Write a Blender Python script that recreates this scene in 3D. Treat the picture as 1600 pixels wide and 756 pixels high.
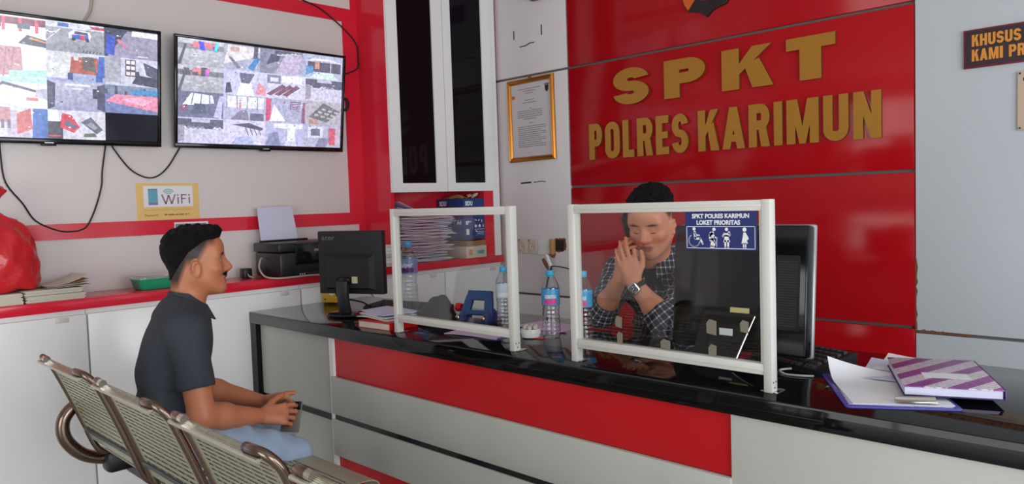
import bpy, bmesh, math, random
import numpy as np
from mathutils import Matrix, Vector

rnd = random.Random(7)
for o in list(bpy.data.objects):
    bpy.data.objects.remove(o)
SC = bpy.context.scene
COL = SC.collection

# ------------------------------------------------------------------ camera
cam_d = bpy.data.cameras.new('camera')
cam = bpy.data.objects.new('camera', cam_d)
COL.objects.link(cam)
cam_d.sensor_fit = 'HORIZONTAL'
cam_d.sensor_width = 36.0
cam_d.lens = 1175.7 / 1600 * 36.0
cam_d.clip_start = 0.05
yaw, pitch, roll = math.radians(44.486), math.radians(-3.111), math.radians(-1.862)
fw = Vector((-math.sin(yaw) * math.cos(pitch), math.cos(yaw) * math.cos(pitch), math.sin(pitch)))
rt = fw.cross(Vector((0, 0, 1))).normalized()
up = rt.cross(fw)
rt, up = rt * math.cos(roll) + up * math.sin(roll), -rt * math.sin(roll) + up * math.cos(roll)
cm = Matrix((rt, up, -fw)).transposed().to_4x4()
cm.translation = (0, 0, 1.28)
cam.matrix_world = cm
SC.camera = cam

# ------------------------------------------------------------------ light, world, exposure
SC.view_settings.view_transform = 'Standard'
SC.view_settings.look = 'None'
SC.view_settings.exposure = 0.0
SC.view_settings.gamma = 1.0
SC.view_settings.use_curve_mapping = False
world = bpy.data.worlds.new('daylight')
SC.world = world
world.use_nodes = True
wn = world.node_tree.nodes['Background']
wn.inputs[0].default_value = (0.80, 0.90, 1.0, 1)
wn.inputs[1].default_value = 1.0


def area(name, loc, direction, sx, sy, power, color):
    d = bpy.data.lights.new(name, 'AREA')
    d.shape = 'RECTANGLE'
    d.size, d.size_y = sx, sy
    d.energy = power
    d.color = color
    o = bpy.data.objects.new(name, d)
    COL.objects.link(o)
    o.location = loc
    o.rotation_euler = Vector(direction).to_track_quat('-Z', 'Y').to_euler()
    return o


area('daylight_side_windows', (2.62, 0.5, 1.25), (-1, 0, 0), 4.0, 1.9, 134, (0.93, 0.97, 1.0))
area('daylight_entrance', (-0.55, -3.22, 1.05), (0, 1, 0), 2.6, 2.0, 62, (1.0, 0.98, 0.95))

# room dimensions (metres); the camera stands at the origin of the plan
XW, XF, YB, ZC = -3.77, -3.50, 3.48, 3.0     # left wall, front of low cabinets, back wall, ceiling
YC, HC = 1.72, 0.78                          # counter front plane, counter height


# ------------------------------------------------------------------ materials
def C(r, g, b):
    f = lambda v: (v / 255 / 12.92) if v / 255 <= 0.04045 else ((v / 255 + 0.055) / 1.055) ** 2.4
    return (f(r), f(g), f(b))


def mat(name, col, rough=0.5, metal=0.0, coat=0.0, var=0.0, scale=8.0, bump=0.0, bscale=60.0, spec=0.5,
        emit=None, trans=0.0, ior=1.45, alpha=1.0):
    m = bpy.data.materials.new(name)
    m.use_nodes = True
    nt = m.node_tree
    b = nt.nodes['Principled BSDF']
    b.inputs['Base Color'].default_value = (*col, 1)
    b.inputs['Roughness'].default_value = rough
    b.inputs['Metallic'].default_value = metal
    b.inputs['Coat Weight'].default_value = coat
    b.inputs['Coat Roughness'].default_value = 0.06
    b.inputs['Specular IOR Level'].default_value = spec
    b.inputs['Transmission Weight'].default_value = trans
    b.inputs['IOR'].default_value = ior
    b.inputs['Alpha'].default_value = alpha
    tc = None
    if var or bump:
        tc = nt.nodes.new('ShaderNodeTexCoord')
    if var:
        n = nt.nodes.new('ShaderNodeTexNoise')
        n.inputs['Scale'].default_value = scale
        n.inputs['Detail'].default_value = 5
        nt.links.new(tc.outputs['Object'], n.inputs['Vector'])
        r = nt.nodes.new('ShaderNodeMapRange')
        r.inputs['To Min'].default_value = 1 - var
        r.inputs['To Max'].default_value = 1 + var
        nt.links.new(n.outputs['Fac'], r.inputs['Value'])
        mx = nt.nodes.new('ShaderNodeVectorMath')
        mx.operation = 'SCALE'
        mx.inputs[0].default_value = col
        nt.links.new(r.outputs['Result'], mx.inputs['Scale'])
        nt.links.new(mx.outputs['Vector'], b.inputs['Base Color'])
    if bump:
        n2 = nt.nodes.new('ShaderNodeTexNoise')
        n2.inputs['Scale'].default_value = bscale
        n2.inputs['Detail'].default_value = 4
        nt.links.new(tc.outputs['Object'], n2.inputs['Vector'])
        bp = nt.nodes.new('ShaderNodeBump')
        bp.inputs['Strength'].default_value = bump
        bp.inputs['Distance'].default_value = 0.01
        nt.links.new(n2.outputs['Fac'], bp.inputs['Height'])
        nt.links.new(bp.outputs['Normal'], b.inputs['Normal'])
    if emit:
        b.inputs['Emission Color'].default_value = (*col, 1)
        b.inputs['Emission Strength'].default_value = emit
    return m


def attr_mat(name, rough=0.5, emit=0.0, coat=0.0, sss=0.0, bump=0.0, bscale=300, metal=0.0):
    m = mat(name, (0.5, 0.5, 0.5), rough, coat=coat, metal=metal)
    nt = m.node_tree
    b = nt.nodes['Principled BSDF']
    a = nt.nodes.new('ShaderNodeAttribute')
    a.attribute_name = 'Col'
    if emit:
        b.inputs['Base Color'].default_value = (0.01, 0.01, 0.01, 1)
        nt.links.new(a.outputs['Color'], b.inputs['Emission Color'])
        b.inputs['Emission Strength'].default_value = emit
    else:
        nt.links.new(a.outputs['Color'], b.inputs['Base Color'])
    if sss:
        b.inputs['Subsurface Weight'].default_value = sss
        b.inputs['Subsurface Radius'].default_value = (0.012, 0.005, 0.003)
        b.inputs['Subsurface Scale'].default_value = 0.5
    if bump:
        tc = nt.nodes.new('ShaderNodeTexCoord')
        n2 = nt.nodes.new('ShaderNodeTexNoise')
        n2.inputs['Scale'].default_value = bscale
        nt.links.new(tc.outputs['Object'], n2.inputs['Vector'])
        bp = nt.nodes.new('ShaderNodeBump')
        bp.inputs['Strength'].default_value = bump
        bp.inputs['Distance'].default_value = 0.003
        nt.links.new(n2.outputs['Fac'], bp.inputs['Height'])
        nt.links.new(bp.outputs['Normal'], b.inputs['Normal'])
    return m


def glass_mat(name, tint=(0.96, 0.98, 0.97), refl=1.0):
    """clear pane: straight-through light plus Fresnel reflection"""
    m = bpy.data.materials.new(name)
    m.use_nodes = True
    nt = m.node_tree
    nt.nodes.clear()
    out = nt.nodes.new('ShaderNodeOutputMaterial')
    tr = nt.nodes.new('ShaderNodeBsdfTransparent')
    tr.inputs[0].default_value = (*tint, 1)
    gl = nt.nodes.new('ShaderNodeBsdfGlossy')
    gl.inputs['Roughness'].default_value = 0.02
    fr = nt.nodes.new('ShaderNodeFresnel')
    # same reflection on entering and on leaving the thin pane (light passes straight on, unbent)
    ge = nt.nodes.new('ShaderNodeNewGeometry')
    io = nt.nodes.new('ShaderNodeMapRange')
    io.inputs['To Min'].default_value = 1.45
    io.inputs['To Max'].default_value = 1 / 1.45
    nt.links.new(ge.outputs['Backfacing'], io.inputs['Value'])
    nt.links.new(io.outputs['Result'], fr.inputs['IOR'])
    mu = nt.nodes.new('ShaderNodeMath')
    mu.operation = 'MULTIPLY'
    mu.inputs[1].default_value = refl
    mix = nt.nodes.new('ShaderNodeMixShader')
    nt.links.new(fr.outputs[0], mu.inputs[0])
    nt.links.new(mu.outputs[0], mix.inputs[0])
    nt.links.new(tr.outputs[0], mix.inputs[1])
    nt.links.new(gl.outputs[0], mix.inputs[2])
    nt.links.new(mix.outputs[0], out.inputs[0])
    return m


M_WHITE = mat('white_laminate', C(236, 236, 235), 0.22, var=0.03, scale=2.5)
M_WALLP = mat('offwhite_wall_panel', C(214, 205, 202), 0.28, var=0.03, scale=1.5)
M_ACPW = mat('grey_white_cladding', C(222, 214, 214), 0.35, var=0.03, scale=1.2)
M_PAINT = mat('painted_wall', C(186, 191, 195), 0.6, var=0.04, scale=1.3, bump=0.05, bscale=40)
M_RED = mat('red_gloss_laminate', C(216, 36, 58), 0.16, var=0.04, scale=2)
M_REDW = mat('red_wall_cladding', C(172, 14, 24), 0.13, var=0.05, scale=1.2, spec=0.28)
M_REDC = mat('red_counter_laminate', C(196, 20, 28), 0.3, var=0.05, scale=3)
M_GROOVE = mat('grey_joint', C(110, 104, 100), 0.6)
M_CEIL = mat('ceiling_white', C(205, 203, 200), 0.7)
M_TILE = mat('floor_tile', C(190, 190, 186), 0.2, var=0.06, scale=3)
M_BLACKG = mat('black_granite', C(12, 12, 14), 0.06, var=0.5, scale=220, spec=0.32)
M_PANELG = mat('grey_counter_panel', C(184, 185, 177), 0.3, var=0.03, scale=3)
M_BLK = mat('black_plastic', C(22, 22, 25), 0.38)
M_BLKS = mat('black_gloss_plastic', C(14, 14, 17), 0.12)
M_BLKT = mat('black_textured_plastic', C(27, 26, 30), 0.5, bump=0.2, bscale=500)
M_DKG = mat('dark_grey_plastic', C(44, 46, 50), 0.35)
M_ALU = mat('white_aluminium', C(205, 203, 196), 0.35, spec=0.5)
M_CHROME = mat('chrome', C(205, 200, 195), 0.14, metal=1.0)
M_BRONZE = mat('bronzed_chrome', C(122, 104, 92), 0.22, metal=1.0)
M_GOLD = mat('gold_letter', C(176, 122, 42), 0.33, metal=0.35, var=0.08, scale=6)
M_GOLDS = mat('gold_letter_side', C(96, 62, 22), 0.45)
M_GOLDF = mat('gold_frame', C(176, 112, 36), 0.28, metal=0.7, var=0.15, scale=30)
M_PAPER = mat('white_paper', C(226, 226, 230), 0.7, var=0.03, scale=20)
M_PAPERB = mat('bluish_paper', C(205, 204, 226), 0.7, var=0.05, scale=12)
M_PAPERP = mat('lilac_paper', C(208, 184, 214), 0.7, var=0.04, scale=10)
M_PAPERY = mat('yellowed_paper', C(206, 198, 182), 0.75, var=0.06, scale=30)
M_KRAFT = mat('brown_envelope', C(186, 140, 92), 0.65, var=0.1, scale=14)
M_CARD_B = mat('blue_carton', C(36, 62, 122), 0.5, var=0.05, scale=8)
M_INKW = mat('white_ink', C(232, 232, 236), 0.5)
M_INKK = mat('black_ink', C(40, 38, 42), 0.6)
M_CORD = mat('black_cord', C(36, 32, 34), 0.5)
M_CORDG = mat('grey_cord', C(176, 164, 150), 0.5)
M_DARKGLASS = mat('dark_tinted_glass', C(20, 15, 22), 0.05, spec=0.15)
M_PANE = glass_mat('clear_acrylic')
M_PET = glass_mat('clear_bottle_plastic', (0.93, 0.95, 0.975), 3.0)
M_CAPB = mat('light_blue_cap', C(58, 172, 214), 0.4)
M_NAVY = mat('navy_sticker', C(34, 46, 108), 0.4)
M_BROWN = mat('rough_brown_brick', C(120, 76, 54), 0.9, var=0.3, scale=40, bump=0.6, bscale=60)
M_DARKHOLE = mat('dark_cavity', C(48, 34, 30), 0.9, var=0.3, scale=60)
M_IVORY = mat('ivory_plastic', C(206, 196, 180), 0.4)
M_SILVER = mat('silver_plastic', C(200, 202, 206), 0.25, metal=0.5)
M_BLUEP = mat('blue_plastic', C(44, 76, 128), 0.3)
M_TAPE = mat('old_tape', C(122, 116, 100), 0.6)
M_VCOL = attr_mat('printed_surface', 0.5)
M_SCREEN = attr_mat('lit_screen', 0.12, emit=1.35)


# ------------------------------------------------------------------ mesh builders
I4 = Matrix.Identity(4)


def frame(o, u, v, w):
    m = Matrix((Vector(u), Vector(v), Vector(w))).transposed().to_4x4()
    m.translation = Vector(o)
    return m


def on_left(y, z, x=XW):       # u runs along +Y, v up, w out into the room
    return frame((x, y, z), (0, 1, 0), (0, 0, 1), (1, 0, 0))


def on_back(x, z, y=YB):       # u runs along +X, v up, w out into the room
    return frame((x, y, z), (1, 0, 0), (0, 0, 1), (0, -1, 0))


def flat(x, y, z, deg=0):
    return Matrix.Translation((x, y, z)) @ Matrix.Rotation(math.radians(deg), 4, 'Z')


class MB:
    def __init__(self, M=None):
        self.bm = bmesh.new()
        self.M = M or I4
        self.mi = 0
        self.col = None
        self.cl = None

    def _merge(self, t, M=None):
        t.transform(self.M @ (M or I4))
        for f in t.faces:
            f.material_index = self.mi
        if self.col is not None:
            lay = t.loops.layers.float_color.new('Col')
            for f in t.faces:
                for l in f.loops:
                    l[lay] = (*self.col, 1)
            if self.cl is None:
                self.cl = self.bm.loops.layers.float_color.new('Col')
        me = bpy.data.meshes.new('tmp')
        t.to_mesh(me)
        t.free()
        self.bm.from_mesh(me)
        bpy.data.meshes.remove(me)
        return self

    def box(self, c, s, M=None, bev=0.0, seg=2):
        t = bmesh.new()
        bmesh.ops.create_cube(t, size=1)
        for v in t.verts:
            v.co = Vector((v.co.x * s[0] + c[0], v.co.y * s[1] + c[1], v.co.z * s[2] + c[2]))
        if bev:
            bmesh.ops.bevel(t, geom=list(t.edges), offset=bev, segments=seg, affect='EDGES', profile=0.5)
        return self._merge(t, M)

    def bx(self, x0, x1, y0, y1, z0, z1, M=None, bev=0.0):
        return self.box(((x0 + x1) / 2, (y0 + y1) / 2, (z0 + z1) / 2), (abs(x1 - x0), abs(y1 - y0), abs(z1 - z0)), M, bev)

    def prism(self, poly, d, M=None, z0=0.0, bev=0.0):
        t = bmesh.new()
        a = [t.verts.new((x, y, z0)) for x, y in poly]
        b = [t.verts.new((x, y, z0 + d)) for x, y in poly]
        n = len(poly)
        t.faces.new(a)
        t.faces.new(b)
        for i in range(n):
            t.faces.new((a[i], a[(i + 1) % n], b[(i + 1) % n], b[i]))
        bmesh.ops.recalc_face_normals(t, faces=list(t.faces))
        if bev:
            bmesh.ops.bevel(t, geom=list(t.edges), offset=bev, segments=2, affect='EDGES', profile=0.5)
        return self._merge(t, M)

    def poly(self, pts, M=None, cols=None):
        t = bmesh.new()
        vs = [t.verts.new(p if len(p) == 3 else (p[0], p[1], 0)) for p in pts]
        t.faces.new(vs)
        if cols:
            self.col = cols[0]
        self._merge(t, M)
        if cols:
            self.bm.faces.ensure_lookup_table()
            f = self.bm.faces[-1]
            for l, c in zip(f.loops, cols):
                l[self.cl] = (*c, 1)
        return self

    def tube(self, pts, r, seg=8, M=None, closed=False, flatten=None):
        t = bmesh.new()
        pts = [Vector(p) for p in pts]
        n = len(pts)
        rs = r if isinstance(r, (list, tuple)) else [r] * n
        prev = None
        rings = []
        for i, p in enumerate(pts):
            if closed:
                tg = pts[(i + 1) % n] - pts[i - 1]
            else:
                tg = pts[min(i + 1, n - 1)] - pts[max(i - 1, 0)]
            tg.normalize()
            if prev is None:
                a = Vector((0, 0, 1)) if abs(tg.z) < 0.9 else Vector((1, 0, 0))
                nn = (a - tg * a.dot(tg)).normalized()
            else:
                nn = (prev - tg * prev.dot(tg)).normalized()
            prev = nn
            bb = tg.cross(nn)
            ring = []
            for k in range(seg):
                an = 2 * math.pi * k / seg
                ring.append(t.verts.new(p + (nn * math.cos(an) + bb * math.sin(an)) * rs[i]))
            rings.append(ring)
        m = n if closed else n - 1
        for i in range(m):
            A, B = rings[i], rings[(i + 1) % n]
            for k in range(seg):
                t.faces.new((A[k], A[(k + 1) % seg], B[(k + 1) % seg], B[k]))
        if not closed:
            t.faces.new(rings[0][::-1])
            t.faces.new(rings[-1])
        bmesh.ops.recalc_face_normals(t, faces=list(t.faces))
        return self._merge(t, M)

    def lathe(self, prof, seg=24, M=None, cap=True):
        t = bmesh.new()
        rings = []
        for r, z in prof:
            rings.append([t.verts.new((r * math.cos(2 * math.pi * k / seg), r * math.sin(2 * math.pi * k / seg), z)) for k in range(seg)])
        for A, B in zip(rings, rings[1:]):
            for k in range(seg):
                t.faces.new((A[k], A[(k + 1) % seg], B[(k + 1) % seg], B[k]))
        if cap:
            t.faces.new(rings[0][::-1])
            t.faces.new(rings[-1])
        bmesh.ops.recalc_face_normals(t, faces=list(t.faces))
        return self._merge(t, M)

    def sheet(self, fn, nu, nv, th=0.0005, M=None, uv=None):
        """thin solid sheet: fn(u,v) -> point, thickened along its normals"""
        t = bmesh.new()
        g = [[t.verts.new(fn(i / nu, j / nv)) for j in range(nv + 1)] for i in range(nu + 1)]
        ul = t.loops.layers.uv.new('UVMap') if uv else None
        for i in range(nu):
            for j in range(nv):
                f = t.faces.new((g[i][j], g[i + 1][j], g[i + 1][j + 1], g[i][j + 1]))
                if uv:
                    for l, (a, b) in zip(f.loops, ((i, j), (i + 1, j), (i + 1, j + 1), (i, j + 1))):
                        l[ul].uv = (a / nu * uv[0], b / nv * uv[1])
        t.normal_update()
        bmesh.ops.solidify(t, geom=list(t.faces), thickness=th)
        return self._merge(t, M)

    def ball(self, c, r, M=None, seg=16):
        t = bmesh.new()
        bmesh.ops.create_uvsphere(t, u_segments=seg, v_segments=max(6, seg // 2), radius=1)
        r = r if isinstance(r, (tuple, list)) else (r, r, r)
        for v in t.verts:
            v.co = Vector((v.co.x * r[0] + c[0], v.co.y * r[1] + c[1], v.co.z * r[2] + c[2]))
        return self._merge(t, M)

    def add_mesh(self, me, M=None):
        t = bmesh.new()
        t.from_mesh(me)
        return self._merge(t, M)

    def build(self, name, mats, parent=None, M=None, smooth=40):
        me = bpy.data.meshes.new(name)
        self.bm.to_mesh(me)
        self.bm.free()
        for m in (mats if isinstance(mats, (list, tuple)) else [mats]):
            me.materials.append(m)
        if smooth:
            me.polygons.foreach_set('use_smooth', [True] * len(me.polygons))
            me.set_sharp_from_angle(angle=math.radians(smooth))
        o = bpy.data.objects.new(name, me)
        COL.objects.link(o)
        if parent is not None:
            o.parent = parent
        if M is not None:
            o.matrix_local = M
        return o


def tag(o, label=None, cat=None, group=None, kind=None):
    if label:
        o['label'] = label
    if cat:
        o['category'] = cat
    if group:
        o['group'] = group
    if kind:
        o['kind'] = kind
    return o


def thing(name, label, cat, M=None, group=None):
    o = bpy.data.objects.new(name, None)
    o.empty_display_size = 0.05
    COL.objects.link(o)
    o.matrix_world = M or I4
    return tag(o, label, cat, group)


def struct(o):
    o['kind'] = 'structure'
    return o


def dup(root, M, label=None):
    r = root.copy()
    COL.objects.link(r)
    r.matrix_world = M
    if label:
        r['label'] = label
    for ch in list(root.children):
        c = ch.copy()
        COL.objects.link(c)
        c.parent = r
        for g in list(ch.children):
            d = g.copy()
            COL.objects.link(d)
            d.parent = c
    return r


def text_mesh(s, size, bold=0.0, ext=0.0006, align='LEFT', sx=1.0, spacing=1.0):
    cu = bpy.data.curves.new('t', 'FONT')
    cu.body = s
    cu.size = size
    cu.offset = bold
    cu.extrude = ext / 2
    cu.align_x = align
    cu.space_character = spacing
    cu.resolution_u = 3
    o = bpy.data.objects.new('t', cu)
    me = bpy.data.meshes.new_from_object(o)
    me.transform(Matrix.Translation((0, 0, ext / 2)) @ Matrix.Diagonal((sx, 1, 1, 1)))
    bpy.data.objects.remove(o)
    bpy.data.curves.remove(cu)
    return me


def catmull(pts, n=6, closed=False):
    P = [Vector(p) for p in pts]
    out = []
    m = len(P)
    rng = m if closed else m - 1
    for i in range(rng):
        if closed:
            a, b, c, d = P[i - 1], P[i], P[(i + 1) % m], P[(i + 2) % m]
        else:
            a, b, c, d = P[max(i - 1, 0)], P[i], P[i + 1], P[min(i + 2, m - 1)]
        for k in range(n):
            t = k / n
            out.append(0.5 * ((2 * b) + (c - a) * t + (2 * a - 5 * b + 4 * c - d) * t * t + (3 * b - a - 3 * c + d) * t ** 3))
    if not closed:
        out.append(P[-1])
    return out
# ================================================================== the setting
XR, YF = 2.6, -3.2


def sbox(name, m, *b, bev=0.0):
    return struct(MB().bx(*b, bev=bev).build(name, m))


sbox('floor', M_TILE, XW - 0.1, XR + 0.1, YF - 0.1, YB + 0.12, -0.1, 0)
sbox('ceiling', M_CEIL, XW - 0.1, XR + 0.1, YF - 0.1, YB + 0.12, ZC, ZC + 0.1)
sbox('wall_left', M_WALLP, XW - 0.1, XW, YF - 0.1, YB + 0.12, 0, ZC)
sbox('wall_back', M_GROOVE, XW, XR + 0.1, YB + 0.02, YB + 0.12, 0, ZC)
# right wall with a wide window, and the entrance side behind the viewer
w = MB()
w.bx(XR, XR + 0.1, YF, YB + 0.02, 0, 0.22).bx(XR, XR + 0.1, YF, YB + 0.02, 2.28, ZC)
w.bx(XR, XR + 0.1, YF, -1.55, 0.22, 2.28).bx(XR, XR + 0.1, 2.75, YB + 0.02, 0.22, 2.28)
struct(w.build('wall_right', M_PAINT))
w = MB()
for y in (-1.55, -0.1, 1.3, 2.75):
    w.bx(XR + 0.03, XR + 0.08, y - 0.03, y + 0.03, 0.22, 2.28)
w.bx(XR + 0.03, XR + 0.08, -1.55, 2.75, 0.22, 0.27).bx(XR + 0.03, XR + 0.08, -1.55, 2.75, 2.23, 2.28)
struct(w.build('window_1', M_ALU))
w = MB()
w.bx(XW, XR, YF - 0.1, YF, 2.3, ZC).bx(XW, -1.9, YF - 0.1, YF, 0, 2.3).bx(0.8, XR, YF - 0.1, YF, 0, 2.3)
struct(w.build('wall_front', M_PAINT))
w = MB()
for x in (-1.87, -0.55, 0.77):
    w.bx(x - 0.03, x + 0.03, YF - 0.07, YF - 0.02, 0, 2.3)
w.bx(-1.9, 0.8, YF - 0.07, YF - 0.02, 2.24, 2.3)
struct(w.build('door_1', M_ALU))

# red bands framing the white panels of the left wall
n_trim = [0]


def trim(m, *b, bev=0.0):
    n_trim[0] += 1
    return sbox('trim_%d' % n_trim[0], m, *b, bev=bev)


trim(M_RED, XW, XW + 0.006, YF, 2.59, 1.1735, 1.2435)
trim(M_RED, XW, XW + 0.006, YF, 2.55, 2.348, 2.424)
trim(M_RED, XW, XW + 0.006, 2.49, 2.59, 1.2435, 2.348)
trim(M_RED, XW, XW + 0.006, 2.55, 2.59, 0.93, 1.1735)
trim(M_RED, XW, XW + 0.006, 2.55, 2.59, 2.348, ZC)
# cladding of the back wall: panels with open grey joints between them
RX0, RX1 = -2.902, -1.017
for z0, z1 in ((0, 0.678), (0.692, 2.051), (2.065, ZC)):
    trim(M_ACPW, XW, RX0 - 0.012, YB, YB + 0.02, z0, z1, bev=0.002)
for z0, z1 in ((0, 0.676), (0.690, 1.346), (1.360, 2.050), (2.064, ZC)):
    trim(M_REDW, RX0, RX1, YB, YB + 0.02, z0, z1, bev=0.002)
for z0, z1 in ((0, 0.660), (0.674, ZC)):
    trim(M_PAINT, RX1 + 0.004, XR, YB + 0.004, YB + 0.02, z0, z1)
# chipped edge along the joint and the red panel's right edge
pts = [(0, 0)]
for i in range(15):
    pts.append((i * 0.0145, 0.006 + 0.014 * rnd.random() * (1 if i < 9 else 0.35)))
pts += [(0.21, 0.0)]
struct(MB().prism(pts, 0.003, on_back(RX1 + 0.006, 0.664, YB + 0.005)).build('trim_20', M_BROWN))
pts = [(0, 0), (0, 0.33)]
for i in range(16):
    pts.append((0.003 + 0.008 * rnd.random(), 0.32 - i * 0.02))
struct(MB().prism(pts, 0.003, on_back(RX1 + 0.001, 0.66, YB + 0.005)).build('trim_21', M_BROWN))

# ================================================================== low cabinets along the left wall
gl = 'white low cabinets under the red worktop'
joints = [(-1.0, -0.01), (-0.01, 0.99), (0.99, 1.995), (1.995, 2.972), (2.972, 3.475)]
lab = ['white low cabinet furthest to the front, left of the first door joint',
       'white low cabinet door under the red bag and the old book stacks',
       'white low cabinet behind the seated man and under the printer',
       'white low cabinet behind the black monitor, with a small notch at its door top',
       'narrow white low cabinet in the corner, right of the last door joint']
for (y0, y1), lb in zip(joints, lab):
    t = thing('low_cabinet', lb, 'cabinet', Matrix.Translation((XF, y0, 0)), gl)
    L = y1 - y0
    MB().bx(XW - XF + 0.004, -0.022, 0.001, L - 0.001, 0, 0.884).build('body', M_WHITE, t)
    d = MB().bx(-0.02, 0.0, 0.004, L - 0.004, 0.05, 0.862, bev=0.002).build('door', M_WHITE, t)
    MB().bx(-0.004, 0.004, L - 0.12, L - 0.07, 0.838, 0.858, bev=0.002).build('handle', M_ALU, d)
tag(MB().bx(XW + 0.002, XF + 0.008, YF + 0.2, YB - 0.003, 0.885, 0.93, bev=0.002).build('worktop', M_RED),
    'long red laminate worktop on the white low cabinets along the wall', 'worktop')

# ================================================================== bookcase with the white upper doors
t = thing('bookcase', 'tall red bookcase with white doors of dark glass above an open niche', 'bookcase', Matrix.Translation((XF, 2.59, 0.931)))
b = MB()
D = XW - XF + 0.003
b.bx(D, 0, 0, 0.022, 0, 2.06)                       # near side
b.bx(D, 0, 0.73, 0.87, 0, 2.06)                     # far post and side
b.bx(D, D + 0.012, 0.022, 0.73, 0, 2.06)            # back
b.build('carcass', M_RED, t)
MB().bx(-0.002, 0.004, 0.812, 0.868, 0, 2.06).build('edge_strip', M_WHITE, t, smooth=0)
MB().bx(D + 0.012, -0.001, 0.022, 0.73, 0.425, 0.445).build('shelf', M_WHITE, t)
for y0, y1, g0, g1, nm in ((0.002, 0.412, 0.075, 0.33, 'door'), (0.416, 0.808, 0.478, 0.735, 'door')):
    d = MB()
    d.bx(0, 0.02, y0, g0, 0.42, 2.06).bx(0, 0.02, g1, y1, 0.42, 2.06)
    d.bx(0, 0.02, g0, g1, 0.42, 0.472).bx(0, 0.02, g0, g1, 2.0, 2.06)
    o = d.build('door', M_WHITE, t, smooth=0)
    g = MB().bx(0.006, 0.012, g0, g1, 0.472, 2.0).build('glass', M_DARKGLASS, o)
    g['label'] = 'dark tinted glass pane'

# ================================================================== reception counter
t = thing('reception_counter', 'long reception counter with black granite top and red and grey front', 'counter', Matrix.Translation((0, YC, 0)))
X0, X1 = XF + 0.003, -0.22
MB().bx(X0, X1, -0.015, 0.68, HC - 0.054, HC, bev=0.003).build('countertop', M_BLACKG, t)
MB().bx(X0, X0 + 0.055, -0.012, 0.66, 0, HC - 0.054).build('end_leg', M_BLACKG, t)
MB().bx(X1 - 0.06, X1, -0.012, 0.66, 0, HC - 0.054).build('end_leg', M_BLACKG, t)
b = MB()
b.bx(X0 + 0.055, -2.80, 0.014, 0.03, 0.385, HC - 0.054).bx(X0 + 0.055, -2.80, 0.014, 0.03, 0.0, 0.36)
b.build('grey_panel', M_PANELG, t)
MB().bx(X0 + 0.055, -2.80, 0.008, 0.03, 0.36, 0.385).build('black_strip', M_BLKS, t)
MB().bx(-2.80, -2.772, -0.006, 0.03, 0, HC - 0.054).build('pilaster', M_WHITE, t)
b = MB()
b.bx(-2.772, -0.93, 0.006, 0.03, 0.56, HC - 0.054).bx(-2.772, -0.93, 0.006, 0.03, 0, 0.222)
b.build('red_panel', M_REDC, t)
b = MB()
b.bx(-2.785, -0.93, -0.012, 0.004, 0.400, 0.56, bev=0.0015).bx(-2.785, -0.93, -0.012, 0.004, 0.222, 0.378, bev=0.0015)
b.build('grey_band', M_PANELG, t)
MB().bx(-2.772, -0.93, -0.006, 0.004, 0.378, 0.400).build('black_strip', M_BLKS, t)
MB().bx(-0.93, X1 - 0.06, -0.004, 0.03, 0, HC - 0.054).build('grey_panel', M_PANELG, t)
MB().bx(X0 + 0.055, X1 - 0.06, 0.031, 0.045, 0, HC - 0.054).build('back_panel', M_WHITE, t)
# ================================================================== televisions with camera pictures
def scol(*c):
    return C(*c)


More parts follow.
